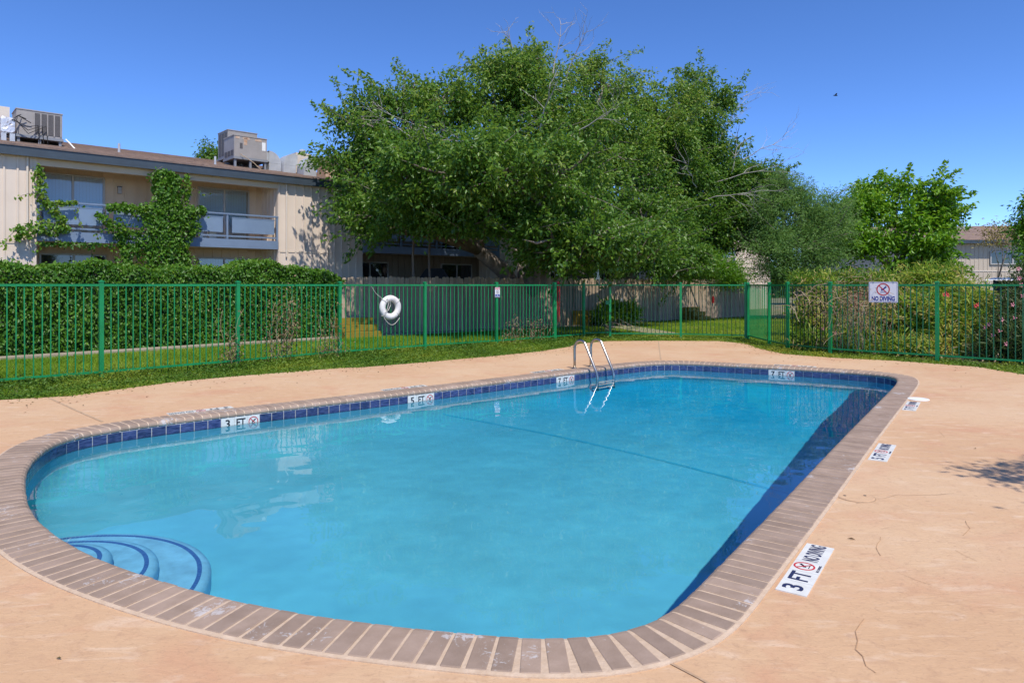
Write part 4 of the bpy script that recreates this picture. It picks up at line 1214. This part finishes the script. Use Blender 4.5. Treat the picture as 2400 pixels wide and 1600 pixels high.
# bare grey twigs standing out of the crown
def bare(parent, base, spots, seed, name='dead_branch'):
    rr = random.Random(seed)
    for (x, y, z, dx, dy, dz, L) in spots:
        m = MB()
        def grow(p, d_, L_, r_, lvl):
            pts = [p]; q = p
            for k in range(4):
                d2 = (d_+Vector((rr.gauss(0, .16), rr.gauss(0, .16), rr.gauss(0, .16)))).normalized(); q = q+d2*L_/4; pts.append(q)
                if lvl < 2 and k >= 1:
                    for _ in range(2 if lvl == 0 else 1): grow(q, (d2+Vector((rr.gauss(0, .6), rr.gauss(0, .6), rr.gauss(0, .5)))).normalized(), L_*.5, r_*.5, lvl+1)
            m.tube(pts, [r_, r_*.8, r_*.65, r_*.5, r_*.25], 4, cap=False)
        grow(Vector((x, y, z))-Vector(base), Vector((dx, dy, dz)).normalized(), L, .026, 0)
        m.build(name, M['twig'], parent)
def pt(px, py, Z): k = Z*S; return ((px-1176)*k, Z, EYE+(655-py)*k)
bare(tm, (.55, 26.8, -.04), [(*pt(1270,170,26), .1, -.1, 1, 1.9), (*pt(1300,180,26), .4, -.1, .9, 1.7), (*pt(1180,140,26), -.15, 0, 1, 1.1), (*pt(1000,300,23.6), -.8, -.3, .35, 1.6),
   (*pt(1130,350,23), -.9, -.4, .2, 1.8), (*pt(1240,300,23), .2, -.5, .9, 1.5), (*pt(1330,300,23.5), .6, -.4, .5, 1.5), (*pt(1200,470,20.6), .3, -.4, .6, 1.0), (*pt(960,330,23), -.7, -.3, .5, 1.5)], 3)

second = [lobe(1540,420,80,80,33), lobe(1610,250,70,75,35), lobe(1580,340,95,80,34.5), lobe(1640,380,90,70,35), lobe(1700,420,80,65,35.5), lobe(1560,440,110,80,33.5), lobe(1650,480,110,75,34), lobe(1740,470,50,60,36),
          lobe(1590,540,120,60,32.8), lobe(1690,540,70,60,34.5), lobe(1490,560,90,50,31), lobe(1760,420,30,30,36)]
ts, _, _ = tree('shade_tree', 'tree with bare grey branches merging into the right side of the largest tree', 'tree', (9.6, 35.3, -.04), second, 2400, 28, .20, .092, M['leaf'], 9,
     trunk_r=.28, droop=.5, sig=.27, tint0=.30, tint_h=.3, forks=[(0, 0, 2.2), (-1.4, -1.3, 2.8)], ntwig=200, nspray=130)
bare(ts, (9.6, 35.3, -.04), [(*pt(1650,330,34), .45, -.2, 1, 2.6), (*pt(1640,420,33), .9, -.2, .3, 2.8), (*pt(1700,370,34), .8, -.2, .5, 2.3), (*pt(1620,460,31.5), .6, -.5, .1, 2.4), (*pt(1680,400,33.5), .3, -.2, 1, 1.8), (*pt(1600,430,31.5), -.3, -.6, .4, 1.8)], 8)

feather = [lobe(1800,500,70,65,32), lobe(1860,485,75,60,32.5), lobe(1900,540,55,70,32), lobe(1830,570,80,60,31.5), lobe(1770,580,50,60,31), lobe(1810,440,35,30,32), lobe(1880,610,60,40,31.5), lobe(1800,615,55,40,31.5), lobe(1770,500,45,60,32)]
tree('feathery_tree', 'fine leaved grey green tree left of the bright green tree', 'tree', (13.6, 32, -.04), feather, 1450, 44, .16, .032, M['leaf_feather'], 14,
     trunk_r=.11, droop=.15, sig=.27, tint0=.45, tint_h=.2, forks=[(0, 0, 1.8), (-.9, -.3, 2.0), (.8, .1, 2.0)], ntwig=160, nspray=90)
bright = [lobe(1996,450,75,50,34), lobe(1971,510,60,60,34), lobe(2056,480,75,60,34), lobe(2136,450,45,38,33.5), lobe(2136,510,50,45,33.5), lobe(2066,560,95,55,33), lobe(1976,580,65,50,33), lobe(2106,600,70,30,33), lobe(2171,500,22,24,33.5)]
tree('bright_tree', 'bright light green tree with open crown before the distant building', 'tree', (18.8, 33.8, -.04), bright, 620, 26, .26, .12, M['leaf_bright'], 21,
     trunk_r=.16, droop=.4, sig=.3, tint0=.42, tint_h=.35, forks=[(0, 0, 2.0)], ntwig=120, nsub=9, core=.45, nspray=60)
tan = [lobe(2300,535,50,18,34), lobe(2280,555,30,10,34), lobe(2340,530,30,16,34)]
tree('tan_tree', 'sparse tan leaved tree before the wall of the distant building', 'tree', (24.2, 34, -.04), tan, 38, 24, .16, .06, M['leaf_tan'], 22, trunk_r=.06, tint0=.5, forks=[(0, 0, 1.9)], ntwig=8, sig=.3)
edge = [lobe(2375,530,30,40,27), lobe(2372,580,35,35,27), lobe(2400,500,40,60,27)]
tree('edge_tree', 'green tree cut off by the right edge of the view', 'tree', (20.6, 27, -.04), edge, 170, 40, .17, .07, M['leaf_bright'], 23, trunk_r=.12, tint0=.25, forks=[(0, 0, 1.6)], ntwig=40)
mim = [lobe(1590,600,60,22,29.5), lobe(1640,615,60,20,30), lobe(1700,640,40,14,31), lobe(1560,625,40,20,29)]
tmi, _, _ = tree('mimosa_tree', 'low mimosa tree with flat ferny sprays over the board fence', 'tree', (8.6, 33.0, -.04), mim, 300, 60, .19, .034, M['leaf_bright'], 24, trunk_r=.08, droop=.1, tint0=.35, forks=[(-.3, -1, 1.8)], ntwig=60, sig=.3)
m = MB()
for k in range(26):
    c = pt(random.uniform(1560, 1690), random.uniform(585, 620), 28.6)
    for j in range(6): m.tube([(c[0]-8.6, c[1]-33.0, c[2]+.04), (c[0]-8.6+random.gauss(0, .05), c[1]-33.0+random.gauss(0, .05), c[2]+.04+random.uniform(.02, .08))], .008, 4)
tag(m.build('blossoms', M['petal_cream'], tmi), kind='stuff')
behind = [lobe(480,352,24,22,38), lobe(505,365,22,18,38), lobe(470,385,25,20,38)]
tree('roof_line_tree', 'tree top showing over the roof left of the rusty roof unit', 'tree', (-16.6, 38, -.04), behind, 90, 34, .2, .08, M['leaf'], 25, trunk_r=.15, tint0=.5, forks=[(0, 0, 4)], ntwig=30)
shade = [(5.3,3.92,3.15,.45,.27,.25),(6.0,3.95,3.3,.6,.34,.4),(4.88,3.88,3.05,.24,.13,.12),(6.5,3.6,3.0,.6,.4,.5),(4.72,2.75,3.0,.22,.15,.15)]
tree('small_tree', 'small tree standing right of the view that shades the deck', 'tree', (6.7, 3.5, 0.), shade, 150, 30, .11, .04, M['leaf'], 26, nsub=0, trunk_r=.07, tint0=.4, forks=[(0, 0, 1.7)], ntwig=50, sig=.16)
for k, (px, Z, lb) in enumerate(((950, 24.6, 'slim bare trunk behind the board fence, left of its pair'), (987, 25.2, 'slim bare trunk behind the board fence, right of its pair'))):
    x_ = (px-1176)*Z*S
    o = MB().tube([(0, 0, -.05), (.03, 0, 1.2), (-.03, .02, 2.6), (.06, 0, 4.2), (.2, 0, 5.4)], [.06, .05, .045, .035, .02], 8).build('sapling', M['bark'], None, smooth=True, loc=(x_, Z, 0)); tag(o, lb, 'sapling', 'slim trunks behind the board fence')

# far off belt of trees that closes the view
rg = np.random.default_rng(77); belt = []
for k in range(46):
    x = -70+4.6*k+rg.normal(0, 1.5); belt.append((x, 92+rg.normal(0, 5), 1.6+rg.uniform(-.5, .8), 3.2, 3, 3.0*rg.uniform(.7, 1.25)))
cc, d_, ci, C, off, tc = crown(belt, 1500, 30, rg, .6, (.5, 1.03), .7)
n = len(C); D = rg.normal(size=(n, 3)); N = rg.normal(size=(n, 3)); N[:, 2] += .8
C[:, 2] = np.maximum(C[:, 2], 0)
leaves('far_trees', C, D, N, np.full(n, .75), np.full(n, .4), .4+tc+rg.normal(0, .12, n), M['leaf_dark'], None, kind='stuff')

# oleanders behind the right fence
def shrub(name, label, lobes, nclump, per, L_, W_, mat, seed, tint0=.5, sig=.16, flowers=None, upright=.5, tint_sd=.16):
    rg = np.random.default_rng(seed)
    bx, by = lobes[0][0], lobes[0][1]
    t = thing(name, label, 'shrub', (bx, by, -.04))
    cc, d, ci, C, off, tc = crown(lobes, nclump, per, rg, sig, (.5, 1.02), .9)
    k_ = C[:, 2] > 0.0
    n = len(C)
    D = off/sig*.8+rg.normal(size=(n, 3))*.35; D[:, 2] += upright
    N = rg.normal(size=(n, 3))*.6+d[ci]*.4; N[:, 2] += .4
    T = tint0+tc*1.9+rg.normal(0, tint_sd, n)
    leaves('foliage', (C-np.array((bx, by, -.04)))[k_], D[k_], N[k_], (L_*rg.uniform(.7, 1.2, n))[k_], (W_*rg.uniform(.8, 1.2, n))[k_], T[k_], mat, t, .15)
    m = MB()
    for q in range(40):
        e = cc[rg.integers(nclump)]-np.array((bx, by, -.04)); r0 = rg.normal(0, .35, 2)
        m.tube([(r0[0]+e[0]*.35, r0[1]+e[1]*.35, 0), (e[0]*.75, e[1]*.75, e[2]*.5), tuple(e)], [.02, .014, .006], 5, cap=False)
    m.build('stems', M['dry'], t)
    if flowers:
        mat_, pts_ = flowers
        for (x, y, z) in pts_:
            f_ = MB()
            for j in range(5):
                a = 2*math.pi*j/5; f_.add([(0, 0, 0), (.03*math.cos(a-.4), -.02, .03*math.sin(a-.4)), (.055*math.cos(a), -.01, .055*math.sin(a)), (.03*math.cos(a+.4), -.02, .03*math.sin(a+.4))], [(0,1,2,3)])
            f_.build('flower', mat_, t, loc=(x-bx, y-by, z+.04))
    return t
def fl(spots, Z): return [pt(a, b, Z) for a, b in spots]
shrub('oleander', 'large yellow green oleander behind the NO DIVING sign', [lobe(2050,750,110,70,16.6,.7), lobe(2130,655,80,45,17.4,.8), lobe(2060,705,70,45,16.8,.7), lobe(2140,740,80,90,16,.7), lobe(2215,682,38,32,17,.6), lobe(2165,638,36,24,17.6,.6)],
      520, 34, .20, .034, M['leaf_olean'], 31, .38, .13, flowers=(M['petal_red'], fl([(2172,675),(2176,678),(2168,677),(2245,700),(2240,703)], 14.9)))
shrub('oleander', 'shorter dark green oleander at the corner of the right fence', [lobe(1880,740,60,75,17.6,.6), lobe(1850,790,50,30,17.0,.5), lobe(1900,690,50,45,17.9,.6), lobe(1930,790,60,35,16.6,.5)],
      280, 34, .19, .033, M['leaf_olean'], 32, .26, .13, flowers=(M['petal_pink'], fl([(1917,765),(1890,755),(1921,770)], 16.4)))
shrub('oleander', 'yellow green oleander low along the foot of the right fence', [lobe(2000,800,70,30,16.0,.5), lobe(2100,800,90,35,15.4,.5), lobe(2200,770,70,70,15.6,.6), lobe(2240,720,50,80,15.8,.6)],
      280, 32, .17, .03, M['leaf_olean'], 33, .42, .13)
shrub('oleander', 'pink flowering oleander at the right edge behind the fence', [lobe(2320,760,60,75,14.6,.6), lobe(2345,700,45,60,15.2,.6), lobe(2370,800,70,60,14.0,.6), lobe(2375,650,40,60,15.6,.6), lobe(2290,800,50,40,14.5,.5)],
      340, 38, .15, .024, M['leaf_olean_dark'], 34, .45, flowers=(M['petal_pink'], fl([(2262,752),(2270,745),(2300,735),(2325,700),(2340,640),(2345,655),(2338,618),(2280,770),(2310,790),(2330,730),(2348,680),(2296,760)], 13.7)))
shrub('bush', 'dull green bushes low behind the far right fence', [lobe(1990,648,110,24,20,.8), lobe(1870,645,60,20,21,.8), lobe(2150,632,50,20,21,.8)], 240, 36, .17, .03, M['leaf_olean'], 35, .2)
shrub('strap_leaf_plant', 'clump of arching strap leaves against the board fence', [lobe(1400,715,26,20,26.5,.4), lobe(1440,718,28,18,26.8,.4), lobe(1380,725,18,14,26.3,.4)], 110, 24, .45, .06, M['leaf_bright'], 36, .6, .14, upright=.7)
# dead vine tangle on the right fence
dv = thing('dead_vine', 'tangle of dry tan vine stems over the right fence', 'dead vine', (7.6, 16.2, 0))
m = MB(); rr = random.Random(4)
for k in range(120):
    t0 = rr.random()
    px = rr.gauss(1965, 45) if k % 3 else rr.uniform(1815, 2010)
    py = rr.gauss(690, 26) if k % 3 else rr.uniform(665, 700)
    p0 = Vector(pt(px, py, 15.9+rr.gauss(0, .25)-(px-1900)*.004)); pts = [p0]; d_ = Vector((rr.gauss(0, 1), rr.gauss(0, .3), rr.gauss(-.3, .6))).normalized()
    for j in range(6):
        d_ = (d_+Vector((rr.gauss(0, .35), rr.gauss(0, .2), rr.gauss(-.16, .3)))).normalized(); pts.append(pts[-1]+d_*.085)
    m.tube([p_-Vector((7.6, 16.2, 0)) for p_ in pts if p_.z > .0], .0045, 3, cap=False) if sum(p_.z > 0 for p_ in pts) > 1 else None
for k in range(60):
    px = rr.gauss(1955, 38); p0 = Vector(pt(px, rr.uniform(690, 740), 15.9-(px-1900)*.004)); pts = [p0]
    for j in range(7): pts.append(pts[-1]+Vector((rr.gauss(0, .05), rr.gauss(0, .04), -.13)))
    pts = [p_ for p_ in pts if p_.z > -.02]
    if len(pts) > 1: m.tube([p_-Vector((7.6, 16.2, 0)) for p_ in pts], .0045, 3, cap=False)
tag(m.build('stems', M['dry'], dv), kind='stuff')
rg = np.random.default_rng(41); n = 1300
Cx = np.array([pt(rg.normal(1950, 50), rg.normal(690, 28), 15.75) for _ in range(n)]); Cx[:, 1] += rg.normal(0, .25, n)-(Cx[:, 0]-7.4)*.5; ok = Cx[:, 2] > .1
leaves('dry_leaves', (Cx-np.array((7.6, 16.2, 0)))[ok], rg.normal(size=(n, 3))[ok], rg.normal(size=(n, 3))[ok], np.full(n, .06)[ok], np.full(n, .022)[ok], rg.uniform(.5, 1, n)[ok], M['leaf_dry'], dv, kind='stuff')

# ------------------------------------------------------------------ ivy hedge
hg = thing('ivy_hedge', 'long clipped ivy covered hedge between the lawn and the building', 'hedge', (-9.9, 17, -.04))
HL = (h1-h0).length; hb = np.array((-9.9, 17, -.04))
rg = np.random.default_rng(51)
def hedge_top(u): return 2.0+.06*np.sin(u*1.3)+.05*np.sin(u*3.1+1)+.04*np.sin(u*7+2)+.16*np.exp(-((u-10.2)/1.2)**2)-.12*np.maximum(0, u-11.8)
def hp(u, w, z): return np.stack([h0.x+hd.x*u-hn.x*w, h0.y+hd.y*u-hn.y*w, z], -1)
m = MB(); us = np.linspace(0, HL-.1, 40); V = []
for u in us:
    tz = float(hedge_top(u))-.10
    for w, z in ((.12, -.05), (.06, .8), (.10, tz-.15), (.25, tz), (1.0, tz), (1.15, -.05)): V.append(hp(np.array(u), np.array(w), np.array(z))-hb)
m.add(V, [(i*6+j, (i+1)*6+j, (i+1)*6+j+1, i*6+j+1) for i in range(39) for j in range(5)]+[tuple(range(6)), tuple(39*6+5-k for k in range(6))])
m.build('stems', M['core'], hg)
def hedge_leaves(n, u, w, z, nx_, nz_, tint):
    C = hp(u, w, z)-hb
    on = np.stack([hn.x*nx_, hn.y*nx_, nz_], -1)
    D = rg.normal(size=(n, 3))*.55; D[:, 2] -= .75; D += on*.35
    N = on+rg.normal(size=(n, 3))*.42
    return C, D, N, tint
parts_ = []
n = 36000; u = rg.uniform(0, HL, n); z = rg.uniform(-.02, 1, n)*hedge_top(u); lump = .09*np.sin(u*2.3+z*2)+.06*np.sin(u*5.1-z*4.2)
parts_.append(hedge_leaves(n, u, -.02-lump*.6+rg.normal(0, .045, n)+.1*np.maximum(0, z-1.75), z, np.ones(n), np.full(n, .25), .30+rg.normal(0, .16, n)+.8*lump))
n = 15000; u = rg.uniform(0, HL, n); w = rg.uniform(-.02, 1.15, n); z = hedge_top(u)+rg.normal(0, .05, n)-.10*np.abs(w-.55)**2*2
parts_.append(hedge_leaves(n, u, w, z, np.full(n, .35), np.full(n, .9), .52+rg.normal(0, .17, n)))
n = 2600; w = rg.uniform(0, 1.1, n); z = rg.uniform(0, 1.8, n); u = HL+rg.normal(0, .06, n)
parts_.append(hedge_leaves(n, u, w, z, np.full(n, .5), np.full(n, .3), .4+rg.normal(0, .17, n)))
C, D, N, T = [np.concatenate([p_[k] for p_ in parts_]) for k in range(4)]
L = .088*rg.uniform(.65, 1.3, len(C))
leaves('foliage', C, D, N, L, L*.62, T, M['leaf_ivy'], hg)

# climbing vines on the balcony front
def vine(label, strokes, seed, name='climbing_vine'):
    rg = np.random.default_rng(seed)
    t = thing(name, label, 'vine', (BO[0], BO[1], 0), BA, 'vines climbing the balcony')
    Cs, Ds, Ns, Ts = [], [], [], []; stem = MB()
    for (pts, rad, dens, tn) in strokes:
        P_ = np.array([fp(*p_) for p_ in pts]); R_ = np.array(rad, float)
        seg = np.linalg.norm(np.diff(P_, axis=0), axis=1); s_ = np.r_[0, np.cumsum(seg)]
        n = int(dens*sum(seg*(R_[1:]+R_[:-1])))+60
        q = rg.uniform(0, s_[-1], n)
        c = np.stack([np.interp(q, s_, P_[:, k]) for k in range(3)], 1); r = np.interp(q, s_, R_)
        a = rg.uniform(-1, 1, n)*1.0; 
        tdir = np.stack([np.interp(q, s_[:-1]+seg/2, np.gradient(P_[:, k])[:-1] if len(P_) > 2 else np.diff(P_[:, k])) for k in range(3)], 1)
        side = np.stack([tdir[:, 2], 0*a, -tdir[:, 0]], 1); side = unit(side)
        c = c+side*(a*r*rg.uniform(.55, 1.15, n)*(1+.22*np.sin(q*5.1+a)))[:, None]; c[:, 1] -= (np.sqrt(np.maximum(0, 1-a**2))*np.minimum(r, .35)*rg.uniform(.35, 1.05, n)); c[:, 2] += rg.normal(0, .03, n)
        D = rg.normal(size=(n, 3))*.6; D[:, 2] -= .7; D[:, 1] -= .3
        N = rg.normal(size=(n, 3))*.5; N[:, 1] -= 1; N[:, 2] += .35; N += side*(a*.6)[:, None]
        Cs.append(c); Ds.append(D); Ns.append(N); Ts.append(tn+rg.normal(0, .15, n))
        stem.tube([(x, y+.05, z) for x, y, z in P_], .018, 5)
        for _ in range(int(1+1.3*sum(seg))):
            k0 = rg.integers(len(P_)); b0 = P_[k0]+np.array((rg.normal(0, .6)*R_[k0], -.12, rg.normal(0, .12))); dr_ = rg.normal(size=3)*np.array((1, .1, .8)); dr_ /= np.linalg.norm(dr_); pts_ = [b0]
            for _k in range(5):
                dr_ = dr_+rg.normal(size=3)*np.array((.4, .08, .4)); dr_[2] -= .12; dr_ /= np.linalg.norm(dr_); pts_.append(pts_[-1]+dr_*rg.uniform(.1, .2))
            stem.tube(pts_, .006, 4, cap=False); q2 = np.array(pts_); m2 = 12
            c2 = q2[rg.integers(1, 6, m2)]+rg.normal(0, .05, (m2, 3)); c2[:, 1] -= .03
            D2 = rg.normal(size=(m2, 3))*.6; D2[:, 2] -= .6; N2 = rg.normal(size=(m2, 3))*.5; N2[:, 1] -= 1
            Cs.append(c2); Ds.append(D2); Ns.append(N2); Ts.append(tn+.12+rg.normal(0, .15, m2))
    stem.build('stems', M['bark'], t)
    C, D, N, T = map(np.concatenate, (Cs, Ds, Ns, Ts))
    L = .115*rg.uniform(.6, 1.25, len(C))
    leaves('foliage', C, D, N, L, L*.66, T, M['leaf_ivy'], t)
vine('thick ivy column climbing the middle of the balcony to the roof edge', [
    ([(395,640),(395,590),(390,540),(392,500),(388,455),(395,420),(390,405)], [.85,.72,.70,.62,.40,.36,.28], 1150, .42),
    ([(380,500),(330,492),(285,488),(250,487)], [.32,.2,.12,.08], 800, .5), ([(395,510),(430,500),(480,492)], [.40,.3,.12], 560, .45),
    ([(450,500),(455,540),(440,560)], [.22,.16,.08], 500, .5), ([(437,410),(438,440),(436,480)], [.06,.12,.06], 480, .6), ([(372,402),(360,420),(357,450)], [.12,.12,.05], 480, .4),
    ([(370,560),(330,575),(290,600),(300,630)], [.3,.25,.25,.3], 480, .3)], 61)
vine('thin ivy strands trailing over the left half of the balcony', [
    ([(87,390),(92,430),(100,470),(140,510),(155,535)], [.10,.16,.14,.13,.08], 480, .72), ([(100,475),(140,478),(180,476)], [.07,.06,.03], 420, .75),
    ([(45,545),(80,535),(120,538),(165,535)], [.22,.17,.2,.08], 520, .6), ([(45,535),(44,565)], [.1,.05], 500, .6), ([(225,500),(250,520),(280,545),(330,548)], [.06,.12,.22,.1], 500, .5),
    ([(280,545),(285,580)], [.16,.06], 460, .4), ([(95,573),(200,575),(330,577)], [.05,.07,.06], 420, .25)], 62)

# ------------------------------------------------------------------ lawn, weeds
def in_poly_points(poly, n, rg):
    P_ = np.array(poly); lo, hi = P_.min(0), P_.max(0); out = np.zeros((0, 2))
    while len(out) < n:
        q = rg.uniform(lo, hi, (n, 2)); out = np.vstack([out, q[inside(q, P_)]])
    return out[:n]
def blades(name, poly, n, h, w, tint, mat, seed, sd=.14):
    rg = np.random.default_rng(seed); p_ = in_poly_points(poly, n, rg)
    a = rg.uniform(0, 6.28, n); H = h*rg.uniform(.45, 1.3, n); lean = rg.normal(0, .95, (n, 2))
    pat = .12*np.sin(p_[:, 0]*1.7+p_[:, 1]*.6)+.10*np.sin(p_[:, 1]*2.3-p_[:, 0])+.07*np.sin(p_[:, 0]*5.3+p_[:, 1]*4.1)
    b0 = np.stack([p_[:, 0]-np.cos(a)*w/2, p_[:, 1]-np.sin(a)*w/2, np.full(n, -.045)], 1); b1 = np.stack([p_[:, 0]+np.cos(a)*w/2, p_[:, 1]+np.sin(a)*w/2, np.full(n, -.045)], 1)
    tp = np.stack([p_[:, 0]+lean[:, 0]*H, p_[:, 1]+lean[:, 1]*H, -.045+H], 1)
    V = np.stack([b0, b1, tp], 1).reshape(-1, 3); F = np.arange(3*n).reshape(-1, 3)
    return tag(np_mesh(name, V, F, mat, None, np.clip(tint+pat+rg.normal(0, sd, n), 0, 1)), kind='stuff')
lawnL = [(-10.6,8.6),(-6.9,11.7),(-3.8,15.2),(1.3,19.7),(2.1,20.6),(2.9,21.0),(3.6,27.0),(-4.6,20.6),(-13.6,11.6)]
blades('lawn', lawnL, 95000, .075, .018, .42, M['grass'], 71)
lawnR = [(2.9,21.0),(5.1,20.7),(6.8,20.1),(7.0,17.6),(8.2,17.2),(14,24),(12.5,34.6),(6.0,29.6),(4.4,28.2)]
blades('lawn', lawnR, 90000, .07, .02, .5, M['grass'], 72)
def weeds(name, poly, n, seed, hmax, tint, lf=.04, hfun=None):
    rg = np.random.default_rng(seed); p_ = in_poly_points(poly, n//9, rg)
    pk = np.sin(p_[:, 0]*1.9+1.3*p_[:, 1])+np.sin(p_[:, 0]*4.3-p_[:, 1]*2.7+1)+.8*np.sin(p_[:, 0]*9.1+p_[:, 1]*7.7)+rg.normal(0, .7, len(p_)); p_ = p_[pk > -1.25]
    sc = rg.uniform(.3, 1, len(p_)); ci = np.repeat(np.arange(len(p_)), 9); m_ = len(ci)
    hh_ = hmax*sc*(hfun(p_) if hfun is not None else 1)
    C = np.stack([p_[ci, 0]+rg.normal(0, .075, m_), p_[ci, 1]+rg.normal(0, .075, m_), -.03+hh_[ci]*rg.uniform(0, 1, m_)], 1)
    D = rg.normal(size=(m_, 3)); D[:, 2] *= .5; N = rg.normal(size=(m_, 3))*.5; N[:, 2] += 1
    pat = .18*np.sin(p_[:, 0]*2.1+p_[:, 1]*.8)+.14*np.sin(p_[:, 0]*5-p_[:, 1]*3)
    L = lf*rg.uniform(.6, 1.4, m_)
    return tag(leaves(name, C, D, N, L, L*.6, tint+pat[ci]+rg.normal(0, .12, m_), M['weed']), kind='stuff')
deckL = [(-9.6,6.3),(-7.0,9.30),(-6.28,9.62),(-5.5,11.0),(-4.81,11.70),(-3.24,12.9),(-2.87,13.0),(-1.76,13.88),(-.5,15.0),(.66,16.15),(1.4,17.25),(1.78,18.25),(2.6,19.1)]
stripL = deckL+[(2.4,20.4),(1.2,19.9),(-.5,18.4),(-2.2,17.0),(-3.9,15.5),(-5.5,13.7),(-7.1,11.9),(-10.4,8.6)]
def nearfence(p_):
    dmin = np.min([np.abs((p_[:, 0]-a[0])*(b[1]-a[1])-(p_[:, 1]-a[1])*(b[0]-a[0]))/math.dist(a, b) for a, b in zip(FL[1:-1], FL[2:])], 0)
    return .45+.9*np.exp(-(dmin/.45)**2)
weeds('weeds', stripL, 88000, 81, .13, .40, .042, nearfence)
blades('grass_strip', stripL, 26000, .07, .014, .5, M['grass'], 83)
stripR = [(2.6,19.05),(4.1,19.25),(5.85,19.1),(6.2,18.3),(6.1,16.8),(6.15,15.6),(6.85,14.82),(8.05,14.05),(8.92,13.08),(8.97,11.95),(11.9,9.1),(13,10.2),(10.3,13.3),(8.9,15),(7.6,16.4),(7.3,18.2),(7.1,20.2),(5,20.9),(2.9,21.1),(2.3,20.6)]
weeds('weeds', stripR, 42000, 82, .08, .62, .04)
blades('grass_strip', stripR, 16000, .05, .014, .55, M['grass'], 84)
rg = np.random.default_rng(95); n = 420
u_l = rg.uniform(0, 1, n); edge_ = np.array(DECK[2:22]); q = rg.integers(0, len(edge_)-1, n)
c = edge_[q]*(1-u_l)[:, None]+edge_[q+1]*u_l[:, None]; c = c*(1-np.abs(rg.normal(0, .045, n)))[:, None]
c[:40] = np.stack([rg.uniform(-2, 8, 40), rg.uniform(1.5, 12, 40)], 1)
ok = ~inside(c, offset(COPE+.05)[::6]) & (np.hypot(c[:, 0], c[:, 1]) > 1.8); c = c[ok]; n = len(c)
D = rg.normal(size=(n, 3)); D[:, 2] *= .1; N = rg.normal(size=(n, 3))*.25; N[:, 2] += 1
leaves('fallen_leaves', np.stack([c[:, 0], c[:, 1], np.full(n, .008)], 1), D, N, rg.uniform(.02, .05, n), rg.uniform(.01, .022, n), rg.uniform(.2, 1, n), M['leaf_dry'], None, kind='stuff')
# dry vine grown into the left fence
for k, (i0, t0, t1, nL_, lb) in enumerate(((3, .3, 1.0, 1500, 'dry brown vine grown through the pickets left of the life ring'), (2, .82, 1.06, 380, 'dry vine clinging to the second near fence post'),
                                           (6, .1, .9, 700, 'sparse dry weeds standing along the fence right of the rules sign'))):
    a, b = np.array(FL[i0]), np.array(FL[i0+1]); rg = np.random.default_rng(91+k)
    c = (a+b)/2; t_ = thing('dry_vine', lb, 'dry vine', (c[0], c[1], 0))
    m = MB(); ends = []
    for j in range(16 if k != 1 else 7):
        q = rg.uniform(t0, t1); p0 = a+(b-a)*q-c; H_ = rg.uniform(.3, 1.45 if k < 2 else .75)
        pts = [(p0[0], p0[1]+rg.normal(0, .04), 0)]
        for s_ in range(6): pts.append((pts[-1][0]+rg.normal(0, .05), pts[-1][1]+rg.normal(0, .03), pts[-1][2]+H_/6))
        m.tube(pts, .0032, 3, cap=False); ends += pts[1:]
    m.build('stems', M['dry'], t_)
    E_ = np.array(ends); C = E_[rg.integers(len(E_), size=nL_)]+rg.normal(0, .11, (nL_, 3))
    leaves('foliage', C, rg.normal(size=(nL_, 3)), rg.normal(size=(nL_, 3)), .05*rg.uniform(.6, 1.4, nL_), .028*rg.uniform(.6, 1.3, nL_), rg.uniform(.1, 1, nL_), M['leaf_dry'], t_)

# ------------------------------------------------------------------ a bird in the sky
x_, y_, z_ = pt(1919, 220, 60)
bd = thing('bird', 'tiny dark bird flying in the blue sky at the upper right', 'bird', (x_, y_, z_))
MB().tube([(-.18, 0, 0), (-.05, 0, .01), (.1, 0, 0), (.2, 0, -.02)], [.02, .06, .05, .01], 8).build('body', M['black'], bd, smooth=True)
for s_ in (-1, 1):
    m = MB(); m.add([(.08, .03*s_, .02), (-.08, .03*s_, .02), (-.1, .3*s_, .1), (.0, .34*s_, .1), (.08, .03*s_, .035), (-.08, .03*s_, .035), (-.1, .3*s_, .11), (.0, .34*s_, .11)], [(0,1,2,3),(7,6,5,4),(0,4,5,1),(1,5,6,2),(2,6,7,3),(3,7,4,0)]); m.build('wing', M['black'], bd)
